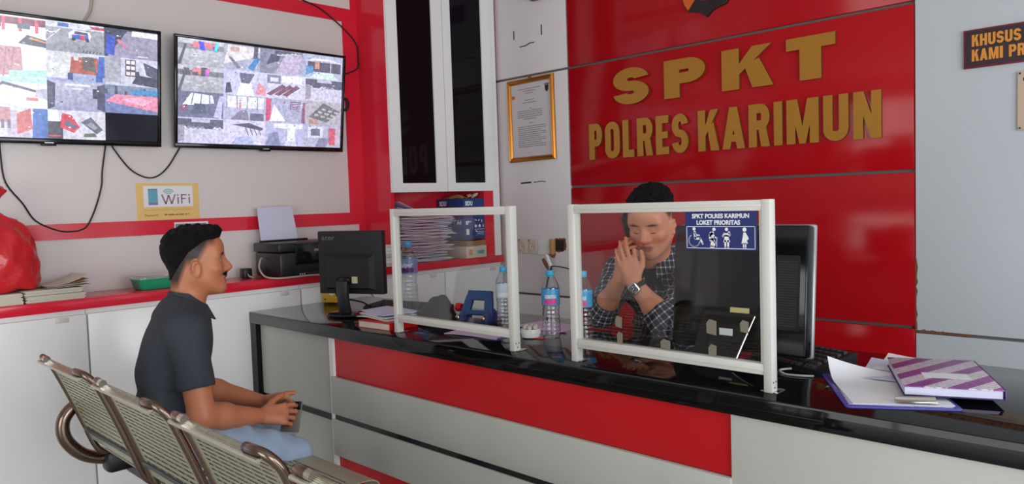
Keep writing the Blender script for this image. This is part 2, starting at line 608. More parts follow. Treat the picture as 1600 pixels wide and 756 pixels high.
def tile_polys(kind, R):
    """one camera picture as coloured shapes in a unit square: [(points, colours)]"""
    j = lambda a, b: R.uniform(a, b)
    P = []
    G = lambda lo, hi, tint=(0.96, 0.97, 1.1): tuple(min(1, C(v, v, v)[0] * t) for v, t in zip([R.uniform(lo, hi)] * 3, tint))

    def q(x0, y0, x1, y1, c, sk=0.0, c2=None):
        P.append(([(x0, y0), (x1, y0), (x1 + sk, y1), (x0 + sk, y1)], [c, c, c2 or c, c2 or c]))

    def pg(pts, c):
        P.append((pts, [c] * len(pts)))

    def car(x, y, s, c):
        pg([(x, y), (x + s, y), (x + s, y + .28 * s), (x + .82 * s, y + .5 * s), (x + .2 * s, y + .5 * s), (x, y + .28 * s)], c)
        pg([(x + .24 * s, y + .3 * s), (x + .78 * s, y + .3 * s), (x + .7 * s, y + .46 * s), (x + .28 * s, y + .46 * s)], C(60, 66, 84))
        for d in (.2, .78):
            pg([(x + d * s + .08 * s * math.cos(a), y + .08 * s * math.sin(a)) for a in [k * math.pi / 3 for k in range(6)]], C(26, 26, 30))
    if kind == 'black':
        q(0, 0, 1, 1, C(14, 14, 26))
        return P
    if kind == 'yard':
        q(0, 0, 1, 1, G(150, 185), c2=G(185, 215))
        q(0, .62, 1, .82, G(110, 150))
        q(j(.1, .3), .7, j(.6, .9), .92, C(222, 122, 132), .05)
        for k in range(5):
            x, s = j(0, .9), j(.05, .14)
            q(x, j(.58, .72), x + s, j(.74, .95), C(*[R.choice(((70, 78, 96), (52, 70, 60), (214, 216, 232), (90, 60, 64)))[i] for i in range(3)]), j(-.04, .04))
        for k in range(4):
            x = j(.1, .8)
            q(x, .15 + .1 * k, x + .12, .17 + .1 * k, C(236, 238, 250), .03)
        pg([(0, 0), (.07, 0), (.2, .8), (.15, .8)], C(70, 76, 92))
    elif kind == 'van':
        q(0, 0, 1, 1, G(140, 165), c2=G(160, 190))
        q(0, .8, 1, 1, C(214, 216, 228))
        q(.2, .84, .38, .97, C(66, 110, 176))
        q(.75, .86, 1, .95, C(186, 52, 70))
        pg([(0, .3), (.25, .75), (.22, .75), (0, .34)], C(220, 224, 236))
        car(.0, .6, .18, C(226, 228, 236))
        pg([(.38, .48), (.75, .45), (.77, .62), (.74, .75), (.46, .78), (.38, .66)], C(232, 232, 240))
        q(.44, .47, .58, .62, C(40, 72, 190))
        q(.58, .46, .66, .62, C(200, 36, 60))
        q(.66, .46, .72, .62, C(50, 96, 200))
        pg([(.47, .64), (.72, .62), (.70, .72), (.49, .74)], C(70, 80, 100))
        for d in (.46, .7):
            pg([(d + .035 * math.cos(a), .46 + .06 * math.sin(a)) for a in [k * math.pi / 4 for k in range(8)]], C(26, 26, 30))
        for k in range(6):
            q(.6 + .06 * k, .02, .63 + .06 * k, .1, C(80, 90, 80), .02)
    elif kind == 'garage':
        q(0, 0, 1, 1, C(250, 246, 252))
        q(0, .72, 1, .95, C(130, 40, 62))
        for k in range(4):
            q(.05 + .26 * k, .5, .1 + .26 * k, .95, C(226, 70, 92))
        q(.1, .6, .3, .8, C(70, 74, 92))
        q(.55, .6, .75, .78, C(88, 92, 108))
        pg([(.55, .12), (1, .05), (1, .3), (.7, .42)], C(54, 56, 66))
        pg([(.72, .3), (1, .2), (1, .25), (.76, .36)], C(228, 150, 60))
    elif kind == 'hall':
        q(0, 0, 1, 1, C(34, 36, 58))
        pg([(.05, 0), (1, 0), (1, .96), (.42, .95)], C(150, 142, 166))
        pg([(.5, .8), (1, .78), (1, .98), (.52, .98)], C(236, 234, 246))
        pg([(.02, .1), (.18, .05), (.2, .7), (.05, .8)], C(24, 70, 190))
        pg([(.22, .6), (.27, .66), (.42, .38), (.38, .36)], C(232, 120, 150))
        q(.62, .08, .82, .11, C(240, 240, 248))
    elif kind == 'plank':
        q(0, 0, 1, 1, C(248, 238, 246))
        pg([(0, 0), (.62, .1), (.6, 1), (0, 1)], C(190, 134, 140))
        for k in range(5):
            pg([(.1 * k, 0), (.1 * k + .02, 0), (.12 * k + .02, 1), (.12 * k, 1)], C(168, 108, 116))
        pg([(.4, 0), (1, .05), (1, .3), (.4, .22)], C(170, 226, 206))
    elif kind == 'desk':
        q(0, 0, 1, 1, C(150, 162, 206), c2=C(206, 206, 222))
        q(0, .1, .4, 1, C(214, 216, 220))
        pg([(.38, .3), (.95, .28), (.88, .88), (.42, .85)], C(176, 84, 44))
        pg([(.62, .45), (.85, .4), (.8, .9), (.6, .88)], C(96, 84, 76))
        pg([(.85, .25), (1, .2), (1, .95), (.9, .95)], C(48, 96, 186))
        q(.35, .06, .44, .3, C(40, 72, 120))
        q(.84, .05, .96, .25, C(44, 84, 168))
        q(.46, .74, .54, .88, C(230, 214, 206))
    elif kind == 'office':
        q(0, 0, 1, 1, C(200, 200, 220))
        q(0, .1, .3, 1, C(168, 166, 178))
        q(.38, .35, .58, .95, C(96, 60, 66))
        for a in (.4, .49):
            for b2 in (.4, .6, .8):
                q(a, b2, a + .07, b2 + .12, C(236, 236, 250))
        pg([(.72, .9), (1, .72), (1, .3), (.78, .45)], C(60, 60, 80))
        pg([(.5, .1), (1, 0), (1, .35), (.6, .42)], C(34, 34, 52))
        pg([(.57, .3), (.66, .3), (.64, .55), (.58, .55)], C(28, 28, 46))
    elif kind == 'roof':
        q(0, 0, 1, 1, C(252, 250, 255))
        pg([(0, .5), (.3, .85), (.85, .6), (.85, .52), (.3, .74), (0, .42)], C(70, 72, 88))
        pg([(0, 0), (.6, 0), (0, .3)], C(198, 214, 232))
        q(.66, .25, .85, .36, C(226, 110, 112))
        q(0, .84, 1, 1, C(170, 220, 214))
        pg([(.8, .4), (1, .3), (1, .7), (.82, .62)], C(190, 186, 210))
    elif kind == 'lobby':
        q(0, 0, 1, 1, C(150, 150, 184), c2=C(186, 184, 206))
        pg([(0, 0), (.12, .1), (.14, .9), (0, 1)], C(34, 34, 54))
        q(.02, .2, .1, .8, C(70, 72, 100))
        pg([(.86, .1), (1, 0), (1, 1), (.86, .9)], C(60, 60, 86))
        q(.78, .45, .92, .8, C(50, 50, 76))
        q(.3, .86, .74, .93, C(244, 244, 252))
        q(.42, .74, .62, .78, C(226, 226, 240))
    elif kind == 'court':
        q(0, 0, 1, 1, C(104, 116, 168))
        q(0, .66, 1, 1, C(120, 132, 160))
        for k in range(6):
            q(.18 * k, .68, .18 * k + .05, j(.8, 1), C(60, 66, 84))
        q(.5, .7, 1, .88, C(26, 132, 190))
        pg([(0, .42), (.2, .68), (1, .66), (1, .1)], C(226, 132, 160))
        pg([(.3, .5), (.6, .62), (.9, .5), (.7, .3)], C(240, 176, 200))
    elif kind == 'street':
        q(0, 0, 1, 1, C(206, 204, 226))
        pg([(.35, 0), (.75, 0), (.5, .9), (.3, .9)], C(190, 176, 196))
        pg([(.5, .1), (.75, .3), (.72, 1), (.5, .8)], C(200, 84, 72))
        pg([(.74, 0), (1, 0), (1, 1), (.76, 1)], C(40, 96, 176))
        q(0, .5, .4, 1, C(190, 122, 128))
        for k in range(4):
            q(.05 + .1 * k, .3, .1 + .1 * k, .6, C(96, 90, 112))
    elif kind == 'redcar':
        q(0, 0, 1, 1, C(208, 206, 220))
        pg([(0, 0), (.25, 0), (.25, .6), (0, .66)], C(40, 32, 44))
        pg([(0, .6), (.2, .6), (.16, 1), (0, 1)], C(236, 236, 246))
        pg([(.2, .4), (.44, .22), (.54, .42), (.4, .84), (.24, .9)], C(214, 30, 50))
        pg([(.26, .5), (.46, .34), (.5, .46), (.32, .66)], C(92, 92, 120))
        pg([(.56, .6), (.84, .2), (.95, .36), (.74, .8)], C(80, 84, 96))
        pg([(.66, .52), (.8, .34), (.86, .44), (.74, .62)], C(150, 152, 168))
        pg([(.6, .08), (.85, .1), (.8, .24), (.62, .2)], C(84, 108, 62))
        q(0, .08, .22, .13, C(206, 40, 60))
    elif kind == 'blueroof':
        q(0, 0, 1, 1, C(170, 172, 196))
        pg([(0, .2), (.6, .5), (.95, .95), (.1, .95)], C(226, 220, 226))
        pg([(.1, .5), (.18, .5), (.4, .1), (.3, .05)], C(120, 120, 140))
        pg([(.55, .12), (.68, .02), (.85, .55), (.75, .6)], C(30, 124, 196))
        q(.84, 0, 1, 1, C(124, 120, 146))
        pg([(.68, .5), (.78, .55), (.8, 1), (.7, 1)], C(70, 66, 84))
        q(.15, .7, .35, .9, C(206, 170, 160))
    elif kind == 'path':
        q(0, 0, 1, 1, C(134, 134, 160))
        pg([(.2, 0), (.8, 0), (.9, .9), (.5, .9)], C(190, 176, 206))
        pg([(.8, 0), (1, 0), (1, 1), (.92, 1)], C(164, 170, 200))
        pg([(0, .35), (.3, .55), (.35, .8), (.1, .8)], C(56, 58, 78))
        q(.2, .82, .7, .98, C(70, 74, 90))
        for k in range(4):
            car(.25 + .12 * k, .76 + .03 * k, .14, C(210, 210, 224))
    elif kind == 'kiosk':
        q(0, 0, 1, 1, C(176, 180, 210))
        q(.05, .28, .95, .7, C(66, 62, 82))
        pg([(0, .7), (.2, .84), (.7, .86), (1, .72), (.7, .76), (.2, .76)], C(226, 226, 240))
        q(.24, .4, .36, .72, C(206, 152, 128))
        pg([(0, .1), (.2, .25), (.2, .5), (0, .5)], C(60, 140, 196))
        pg([(.1, 0), (.9, 0), (.75, .26), (.3, .26)], C(200, 226, 222))
        q(.66, .2, .68, .74, C(226, 226, 236))
    elif kind == 'fork':
        q(0, 0, 1, 1, C(196, 196, 236))
        pg([(.3, 0), (.72, 0), (.62, .7), (.42, .7)], C(246, 246, 255))
        pg([(.4, .5), (.6, .5), (.72, .9), (.36, .9)], C(90, 92, 122))
        pg([(.04, .05), (.2, .1), (.15, .5), (.06, .45)], C(50, 50, 74))
        pg([(.74, .1), (.98, .05), (1, .35), (.82, .6)], C(226, 140, 150))
    elif kind == 'pews':
        q(0, 0, 1, 1, C(204, 204, 230))
        for k in range(3):
            pg([(.0 + .2 * k, .15), (.12 + .2 * k, .1), (.5 + .18 * k, .5), (.4 + .18 * k, .6)], C(112, 56, 84))
        q(.4, .66, .9, .95, C(238, 238, 250))
        q(.02, .6, .36, .95, C(120, 128, 160))
        q(.1, .68, .3, .85, C(224, 226, 244))
    elif kind == 'lot':
        q(0, 0, 1, 1, C(200, 196, 222))
        q(0, .6, 1, .95, C(70, 72, 92))
        for k in range(5):
            car(.02 + .19 * k, .58, .17, C(*R.choice(((220, 222, 232), (50, 54, 70), (140, 146, 164)))))
        pg([(0, .05), (.14, .1), (.14, .7), (0, .7)], C(150, 140, 160))
        q(.3, .82, .7, .94, C(186, 188, 220))
    elif kind == 'dome':
        q(0, 0, 1, 1, C(96, 98, 130))
        pg([(.1, .45), (.3, .95), (.75, .9), (.8, .6), (.45, .5)], C(236, 238, 252))
        for k in range(3):
            pg([(.28 + .2 * k, .5), (.31 + .2 * k, .5), (.36 + .17 * k, .95), (.34 + .17 * k, .95)], C(110, 116, 150))
        pg([(.3, .1), (.62, .2), (.6, .55), (.36, .55)], C(60, 66, 98))
        pg([(.04, .2), (.2, .25), (.22, .5), (.06, .45)], C(120, 60, 90))
        pg([(.78, .05), (.95, 0), (1, .9), (.92, .9)], C(186, 186, 226))
    elif kind == 'hallway':
        q(0, 0, 1, 1, C(176, 176, 206))
        q(.05, .5, .95, .95, C(232, 232, 246))
        for k in range(4):
            q(.06 + .24 * k, .46, .09 + .24 * k, .97, C(150, 150, 180))
        pg([(.15, 0), (.6, 0), (.55, .4), (.4, .4)], C(120, 112, 138))
        q(.36, .5, .41, .72, C(220, 120, 140))
        q(.62, 0, .95, .3, C(92, 90, 118))
    elif kind == 'ramp':
        q(0, 0, 1, 1, C(168, 168, 200))
        pg([(0, 0), (.12, .1), (.14, .95), (0, 1)], C(206, 60, 110))
        pg([(.1, .02), (.5, .06), (.2, .75)], C(238, 238, 250))
        pg([(.6, .55), (.85, .5), (.9, .9), (.62, .9)], C(118, 84, 130))
        for k in range(5):
            q(.62, .55 + .07 * k, .95, .57 + .07 * k, C(214, 214, 238))
        pg([(.9, 0), (1, 0), (1, .9), (.94, .9)], C(130, 70, 100))
    elif kind == 'classroom':
        q(0, 0, 1, 1, C(176, 166, 178))
        pg([(.1, .3), (.5, .95), (.98, .6), (.6, .1)], C(92, 92, 92))
        for k in range(3):
            for m in range(3):
                pg([(.25 + .17 * k + .1 * m, .38 + .13 * m - .06 * k), (.36 + .17 * k + .1 * m, .34 + .13 * m - .06 * k), (.38 + .17 * k + .1 * m, .42 + .13 * m - .06 * k), (.27 + .17 * k + .1 * m, .46 + .13 * m - .06 * k)], C(176, 178, 176))
        pg([(.1, 0), (.4, 0), (.3, .24), (.14, .2)], C(178, 132, 104))
    elif kind == 'sheds':
        q(0, 0, 1, 1, C(206, 200, 236))
        pg([(.2, .8), (.6, .9), (.95, .7), (.9, .6), (.5, .72)], C(60, 62, 80))
        for k in range(4):
            pg([(.5 + .1 * k, .75), (.52 + .1 * k, .75), (.6 + .1 * k, .4), (.58 + .1 * k, .4)], C(46, 48, 66))
        pg([(.2, 0), (.8, 0), (.6, .35), (.3, .3)], C(166, 176, 214))
        q(.7, .06, .9, .09, C(240, 240, 250))
    elif kind == 'stairs':
        q(0, 0, 1, 1, C(176, 178, 214))
        pg([(0, 0), (.4, 0), (.3, .6), (.1, .5)], C(124, 128, 168))
        q(.55, .2, .75, .9, C(232, 232, 250))
        q(.2, .75, .95, .95, C(226, 228, 248))
        pg([(.5, 0), (.8, 0), (.78, .2), (.5, .2)], C(198, 202, 226))
    else:
        q(0, 0, 1, 1, C(170, 170, 196))
        q(.1, .4, .5, .9, C(206, 206, 226))
        q(.18, .5, .42, .8, C(90, 90, 120))
        q(.66, .1, .85, .85, C(206, 70, 90))
        pg([(.3, 0), (.6, 0), (.7, .4), (.4, .4)], C(120, 118, 150))
        q(.88, .2, .98, .9, C(196, 170, 190))
    # specks of light and dark, like a compressed camera picture
    for k in range(7):
        x, y, s = j(0.03, .9), j(.05, .9), j(.015, .04)
        v = R.choice(((240, 240, 252), (60, 62, 84), (150, 152, 186)))
        pg([(x, y), (x + s, y + j(-.02, .02)), (x + s, y + s), (x, y + s)], C(*v))
    return P


TVW, TVH = 0.945, 0.538


# fine light and dark detail inside the camera pictures
_nt = M_SCREEN.node_tree
_tc, _n = _nt.nodes.new('ShaderNodeTexCoord'), _nt.nodes.new('ShaderNodeTexNoise')
_n.inputs['Scale'].default_value = 70
_n.inputs['Detail'].default_value = 6
_n.inputs['Roughness'].default_value = 0.55
_r = _nt.nodes.new('ShaderNodeMapRange')
_r.inputs['From Min'].default_value = 0.35
_r.inputs['From Max'].default_value = 0.65
_r.inputs['To Min'].default_value = 0.95
_r.inputs['To Max'].default_value = 1.5
_nt.links.new(_tc.outputs['Object'], _n.inputs['Vector'])
_nt.links.new(_n.outputs['Fac'], _r.inputs['Value'])
_nt.links.new(_r.outputs['Result'], _nt.nodes['Principled BSDF'].inputs['Emission Strength'])


def television(y0, label, kinds, seed):
    R = random.Random(seed)
    a = math.atan2(0.075, TVH)
    M = Matrix.Translation((-3.738, y0, 1.594)) @ frame((0, 0, 0), (0, 1, 0), (math.sin(a), 0, math.cos(a)), (math.cos(a), 0, -math.sin(a)))
    t = thing('television', label, 'television', M, 'wall televisions')
    bz = 0.014
    b = MB()
    b.bx(0, TVW, 0, 0.024, -0.006, 0.02, bev=0.003).bx(0, TVW, TVH - bz, TVH, -0.006, 0.02, bev=0.003)
    b.bx(0, bz, 0.022, TVH - bz + 0.002, -0.006, 0.02, bev=0.003).bx(TVW - bz, TVW, 0.022, TVH - bz + 0.002, -0.006, 0.02, bev=0.003)
    b.build('bezel', M_BLKS, t)
    MB().bx(0.01, TVW - 0.01, 0.01, TVH - 0.01, -0.022, 0.006, bev=0.006).bx(0.22, 0.72, 0.03, 0.36, -0.03, -0.01, bev=0.008).build('back_cover', M_BLK, t)
    s = MB()
    sw, sh = TVW - 2 * bz, TVH - bz - 0.024
    for k, kind in enumerate(kinds):
        cx, cy = k % 4, 3 - k // 4
        T = Matrix.Translation((bz + sw * cx / 4, 0.024 + sh * cy / 4, 0.0085)) @ Matrix.Diagonal((sw / 4, sh / 4, 1, 1))
        for n, (pts, cols) in enumerate(tile_polys(kind, R)):
            pts = [(min(1, max(0, x)), min(1, max(0, y))) for x, y in pts]
            if n and len(set(pts)) < 3:
                continue
            cols = [tuple(0.86 * v + 0.14 * w for v, w in zip(c, (0.62, 0.64, 0.86))) if kind != 'black' else c for c in cols]
            s.poly([(x, y, n * 0.00012) for x, y in pts], T, cols)
    o = s.build('screen', M_SCREEN, t, smooth=0)
    o['label'] = 'lit screen split into sixteen security camera pictures'
    MB().box((TVW / 2, 0.006, 0.0205), (0.035, 0.004, 0.001)).build('badge', M_SILVER, t)
    b = MB().bx(TVW / 2 - 0.03, TVW / 2 + 0.03, -0.008, 0.004, 0.0, 0.014, bev=0.003)
    b.build('sensor', M_BLK, t)
    for q in (.32, .68):
        MB().bx(TVW * q - .02, TVW * q + .02, 0.06, 0.4, -0.028, -0.018).build('bracket', M_DKG, t)
    return t


television(0.474, 'left television, cut by the photo edge, with one black square bottom right on screen',
           ['yard', 'garage', 'van', 'hall', 'office', 'plank', 'desk', 'office', 'lot', 'roof', 'lobby', 'court', 'yard', 'street', 'redcar', 'black'], 3)
television(1.482, 'right television beside the red wall band, its whole screen of camera pictures showing',
           ['yard', 'blueroof', 'path', 'kiosk', 'yard', 'fork', 'pews', 'lot', 'dome', 'hallway', 'ramp', 'classroom', 'lot', 'sheds', 'stairs', 'shelf'], 5)


def wall_cord(pts, label, r=0.0035, m=None, off=0.008, ends=None):
    P = catmull([(XW + off, y, z) for y, z in pts], 6)
    if ends:
        P = [Vector(e) for e in ends[0]] + P + [Vector(e) for e in ends[1]]
    return tag(MB().tube(P, r, 6).build('hanging_cable', m or M_CORD), label, 'cord')


wall_cord([(0.774, 1.60), (0.774, 1.55), (0.785, 1.43), (0.843, 1.337), (0.887, 1.261), (0.97, 1.215), (1.03, 1.208), (1.073, 1.218), (1.10, 1.25), (1.132, 1.324), (1.158, 1.412), (1.165, 1.48), (1.186, 1.60)],
          'black cord hanging in a deep loop below the left television', 0.0036)
wall_cord([(1.21, 1.60), (1.223, 1.575), (1.279, 1.495), (1.33, 1.458), (1.378, 1.447), (1.42, 1.463), (1.462, 1.503), (1.50, 1.56), (1.525, 1.60)],
          'black cord sagging between the two televisions', 0.0036)
wall_cord([(2.10, 2.47), (2.233, 2.429), (2.351, 2.395), (2.494, 2.307), (2.575, 2.23), (2.585, 2.138), (2.575, 2.085), (2.49, 2.045), (2.43, 2.04)],
          'black cord curving over the red wall band into the right television', 0.0042, off=0.011)
wall_cord([(1.166, 2.32), (1.164, 2.252), (1.155, 2.199), (1.126, 2.144), (1.12, 2.10)],
          'thick tan cord coming down behind the left television', 0.007, M_CORDG)
p = MB().tube(catmull([(-3.745, 2.44, 1.90), (-3.73, 2.475, 1.895), (-3.73, 2.484, 1.865), (-3.738, 2.478, 1.84), (-3.745, 2.45, 1.835)], 5), 0.008, 8)
tag(p.build('cable_plug', M_BLK), 'black plug loop at the right edge of the right television', 'plug')

# ================================================================== notices on the left wall
def notice(name, label, cat, M, w, h, m, th=0.0006, bev=0):
    t = thing(name, label, cat, M)
    MB().bx(0, w, 0, h, 0, th).build('sheet', m, t, smooth=0)
    return t


t = notice('wifi_notice', 'yellow wifi poster with a phone picture on the white wall', 'poster', on_left(1.307, 1.245), 0.298, 0.177, mat('yellow_poster', C(230, 190, 116), 0.22, var=0.03), 0.0008)
MB().bx(0.034, 0.268, 0.062, 0.163, 0.0008, 0.0014).build('white_panel', M_PAPER, t, smooth=0)
b = MB()
b.prism([(0.055, 0.072), (0.099, 0.072), (0.099, 0.150), (0.055, 0.150)], 0.0004, z0=0.0014)
b.build('phone_picture', mat('teal_print', C(92, 164, 184), 0.4), t, smooth=0)
m_ = mat('mauve_print', C(120, 116, 150), 0.4)
MB().bx(0.055, 0.099, 0.072, 0.083, 0.0018, 0.002).build('phone_base', m_, t, smooth=0)
MB().bx(0.055, 0.099, 0.144, 0.150, 0.0018, 0.002).build('phone_top', m_, t, smooth=0)
wm = mat('mauve_ink', C(150, 112, 120), 0.5)
b = MB()


def stroke2(b, pts, wd, z0, d=0.0004):
    for (x0, y0), (x1, y1) in zip(pts, pts[1:]):
        v = Vector((x1 - x0, y1 - y0))
        n = Vector((-v.y, v.x)).normalized() * wd / 2
        b.prism([(x0 + n.x, y0 + n.y), (x0 - n.x, y0 - n.y), (x1 - n.x, y1 - n.y), (x1 + n.x, y1 + n.y)], d, z0=z0)


stroke2(b, [(0.118, 0.122), (0.136, 0.076), (0.150, 0.118), (0.164, 0.076), (0.182, 0.122)], 0.007, 0.0014)
stroke2(b, [(0.195, 0.076), (0.195, 0.108)], 0.007, 0.0014)
stroke2(b, [(0.195, 0.114), (0.195, 0.122)], 0.007, 0.0014)
stroke2(b, [(0.213, 0.076), (0.213, 0.122)], 0.007, 0.0014)
stroke2(b, [(0.213, 0.119), (0.238, 0.119)], 0.006, 0.0014)
stroke2(b, [(0.213, 0.101), (0.233, 0.101)], 0.006, 0.0014)
stroke2(b, [(0.250, 0.076), (0.250, 0.108)], 0.007, 0.0014)
stroke2(b, [(0.250, 0.114), (0.250, 0.122)], 0.007, 0.0014)
b.build('lettering', wm, t, smooth=0)
b = MB()
for r in (0.012, 0.021, 0.030):
    stroke2(b, [(0.150 + r * math.cos(a), 0.117 + r * math.sin(a)) for a in [math.radians(35 + 11 * k) for k in range(11)]], 0.005, 0.0018)
b.build('wifi_symbol', mat('teal_ink', C(126, 176, 184), 0.5), t, smooth=0)


def word_lines(b, rows, x0, z0, hgt, seed=1, d=0.0003):
    """print too small to read, as rows of word-long dashes: rows = [(x, y, length)]"""
    R = random.Random(seed)
    for x, y, L in rows:
        e = x + L
        while x < e - 0.3 * hgt:
            wl = min(e - x, hgt * R.uniform(1.2, 4.5))
            b.bx(x0 + x, x0 + x + wl, y - hgt / 2, y + hgt / 2, z0, z0 + d)
            x += wl + hgt * 0.7


b = MB()
word_lines(b, [(0, 0.048, 0.225)], 0.034, 0.0008, 0.006, 4)
b.build('small_print', mat('pale_brown_ink', C(208, 166, 116), 0.5), t, smooth=0)
b = MB()
b.add_mesh(text_mesh('Password :', 0.0150, 0.0004, ext=0.0003), Matrix.Translation((0.036, 0.018, 0.0008)))
m_ = mat('brown_ink', C(160, 112, 62), 0.5)
b.build('password_line', m_, t, smooth=0)
b = MB()
word_lines(b, [(0.09, 0.023, 0.12)], 0.036, 0.0008, 0.007, 8)
b.build('small_print', m_, t, smooth=0)

t = notice('leaflet', 'small leaflet with grey photos on the red wall stripe behind the man', 'leaflet', on_left(1.475, 1.125, XW + 0.007), 0.168, 0.104, M_PAPER)
b = MB()
b.bx(0.004, 0.158, 0.005, 0.096, 0.0006, 0.001)
b.build('photo_print', mat('grey_violet_print', C(122, 120, 142), 0.5), t, smooth=0)
m_ = mat('pale_violet_print', C(176, 174, 190), 0.5)
for q in ((0.03, 0.075, 0.066, 0.084), (0.10, 0.148, 0.058, 0.084), (0.012, 0.06, 0.02, 0.05)):
    MB().bx(*q, 0.001, 0.0013).build('small_photo', m_, t, smooth=0)
# ================================================================== raised gold lettering on the red wall
ring_n = [0]


def ring(b, cx, cy, rx, ry, sx, sy, a0, a1, d, n=10):
    A = [math.radians(a0 + (a1 - a0) * k / n) for k in range(n + 1)]
    o = [(cx + rx * math.cos(a), cy + ry * math.sin(a)) for a in A]
    i = [(cx + max(rx - sx, 1e-4) * math.cos(a), cy + max(ry - sy, 1e-4) * math.sin(a)) for a in A]
    ring_n[0] += 1
    b.prism(o + i[::-1], d + 0.0011 + 0.0002 * (ring_n[0] % 4))


def glyph(b, ch, w, h, s, t, d):
    # every piece of a letter ends a hair higher than the last, so no two faces coincide
    n = [0]

    def step():
        n[0] += 1
        return d + n[0] * 0.0002
    R = lambda x0, y0, x1, y1: b.prism([(x0, y0), (x1, y0), (x1, y1), (x0, y1)], step())
    G = lambda *p: b.prism(list(p), step())
    if ch in 'EL':
        R(0, 0, s, h)
        R(s, 0, w, t)
        if ch == 'E':
            R(s, h - t, w, h)
            R(s, h / 2 - t * .45, w * .93, h / 2 + t * .45)
    elif ch == 'I':
        R(0, 0, w, h)
    elif ch == 'T':
        R(0, h - t, w, h)
        R(w / 2 - s / 2, 0, w / 2 + s / 2, h - t)
    elif ch == 'H':
        R(0, 0, s, h)
        R(w - s, 0, w, h)
        R(s, h / 2 - t / 2, w - s, h / 2 + t / 2)
    elif ch in 'OUDSG':
        rx, ry = w / 2, min(h * .5, max(h * .26, t * 1.1))
        if ch == 'O':
            for cx, cy, a in ((rx, ry, 180), (rx, h - ry, 0)):
                ring(b, cx, cy, rx, ry, s, t, a, a + 180, d, 16)
            R(0, ry, s, h - ry)
            R(w - s, ry, w, h - ry)
        elif ch == 'U':
            ring(b, rx, ry, rx, ry, s, t, 180, 360, d, 16)
            R(0, ry, s, h)
            R(w - s, ry, w, h)
        elif ch == 'D':
            R(0, 0, s, h)
            rx = w * .5
            ring(b, w - rx, ry, rx, ry, s, t, 270, 360, d)
            ring(b, w - rx, h - ry, rx, ry, s, t, 0, 90, d)
            R(w - s, ry, w, h - ry)
            R(s, 0, w - rx, t)
            R(s, h - t, w - rx, h)
        elif ch == 'G':
            ring(b, rx, ry, rx, ry, s, t, 180, 360, d, 16)
            ring(b, rx, h - ry, rx, ry, s, t, 0, 180, d, 16)
            R(0, ry, s, h - ry)
            R(w - s, ry, w, h * .5)
            R(w * .52, h * .5 - t, w - s, h * .5)
        else:
            ry = (h / 2 + t / 2) / 2
            ry2 = min(ry, ry)
            ring(b, rx, h - ry, rx, ry, s, t, 8, 270, d, 22)
            ring(b, rx, ry, rx, ry, s, t, -172, 90, d, 22)
    elif ch in 'PR':
        R(0, 0, s, h)
        m0 = h * (.36 if ch == 'P' else .40)
        ry = (h - m0) / 2
        rx = min(w - s, max(s * 1.05, w * .42))
        ring(b, w - rx, m0 + ry, rx, ry, s, t, -90, 90, d, 18)
        R(s, h - t, w - rx, h)
        R(s, m0, w - rx, m0 + t)
        if ch == 'R':
            G((w - s * 1.05, 0), (w, 0), (w * .80, m0 + t * .6), (w * .80 - s * .95, m0 + t * .6))
    elif ch == 'K':
        R(0, 0, s, h)
        G((s, h * .36), (s, h * .62), (w - s * 1.05, h), (w, h))
        G((s + (w - s) * .16, h * .56), (s + (w - s) * .62, h * .70), (w * 1.03, 0), (w - s * 1.05, 0))
    elif ch == 'A':
        G((0, 0), (s, 0), (w / 2 + s * .5, h), (w / 2 - s * .5, h))
        G((w - s, 0), (w, 0), (w / 2 + s * .5, h), (w / 2 - s * .5, h))
        R(w * .24, h * .17, w * .76, h * .17 + t * .8)
    elif ch == 'M':
        R(0, 0, s, h)
        R(w - s, 0, w, h)
        G((s * .35, h), (s * 1.25, h), (w / 2 + s * .35, 0), (w / 2 - s * .35, 0))
        G((w - s * 1.25, h), (w - s * .35, h), (w / 2 + s * .35, 0), (w / 2 - s * .35, 0))
    elif ch == 'N':
        R(0, 0, s, h)
        R(w - s, 0, w, h)
        G((0.2 * s, h), (s * 1.05, h), (w - .2 * s, 0), (w - s * 1.05, 0))
    elif ch == 'Y':
        G((0, h), (s, h), (w / 2 + s / 2, h * .42), (w / 2 - s / 2, h * .42))
        G((w - s, h), (w, h), (w / 2 + s / 2, h * .42), (w / 2 - s / 2, h * .42))
        R(w / 2 - s / 2, 0, w / 2 + s / 2, h * .45)


def gold_letter(ch, x, z, w, h, s, t, label):
    b = MB()
    glyph(b, ch, w, h, s, t, 0.014)
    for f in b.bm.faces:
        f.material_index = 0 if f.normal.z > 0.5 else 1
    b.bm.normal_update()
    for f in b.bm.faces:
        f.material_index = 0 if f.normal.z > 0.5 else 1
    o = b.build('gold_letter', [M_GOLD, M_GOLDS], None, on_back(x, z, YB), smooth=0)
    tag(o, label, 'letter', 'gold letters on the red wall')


for ch, x, w, lb in (('S', -2.567, 0.236, 'wide gold letter S starting the upper word'), ('P', -2.234, 0.246, 'wide gold letter P, second of the upper word'),
                     ('K', -1.897, 0.262, 'wide gold letter K, third of the upper word'), ('T', -1.564, 0.228, 'wide gold letter T ending the upper word')):
    gold_letter(ch, x, 1.793, w, 0.199, 0.094 if ch != 'T' else 0.100, 0.056 if ch != 'S' else 0.054, lb)
x = -2.750
for ch, w, lb in (('P', .096, 'narrow gold letter P starting the lower line'), ('O', .102, 'narrow gold letter O in the first lower word'), ('L', .076, 'narrow gold letter L in the first lower word'),
                  ('R', .102, 'narrow gold letter R of the first lower word, before its E'), ('E', .080, 'narrow gold letter E in the first lower word'), ('S', .098, 'narrow gold letter S ending the first lower word')):
    gold_letter(ch, x, 1.503, w, 0.206, 0.040, 0.040, lb)
    x += w + 0.0205
x = -2.036
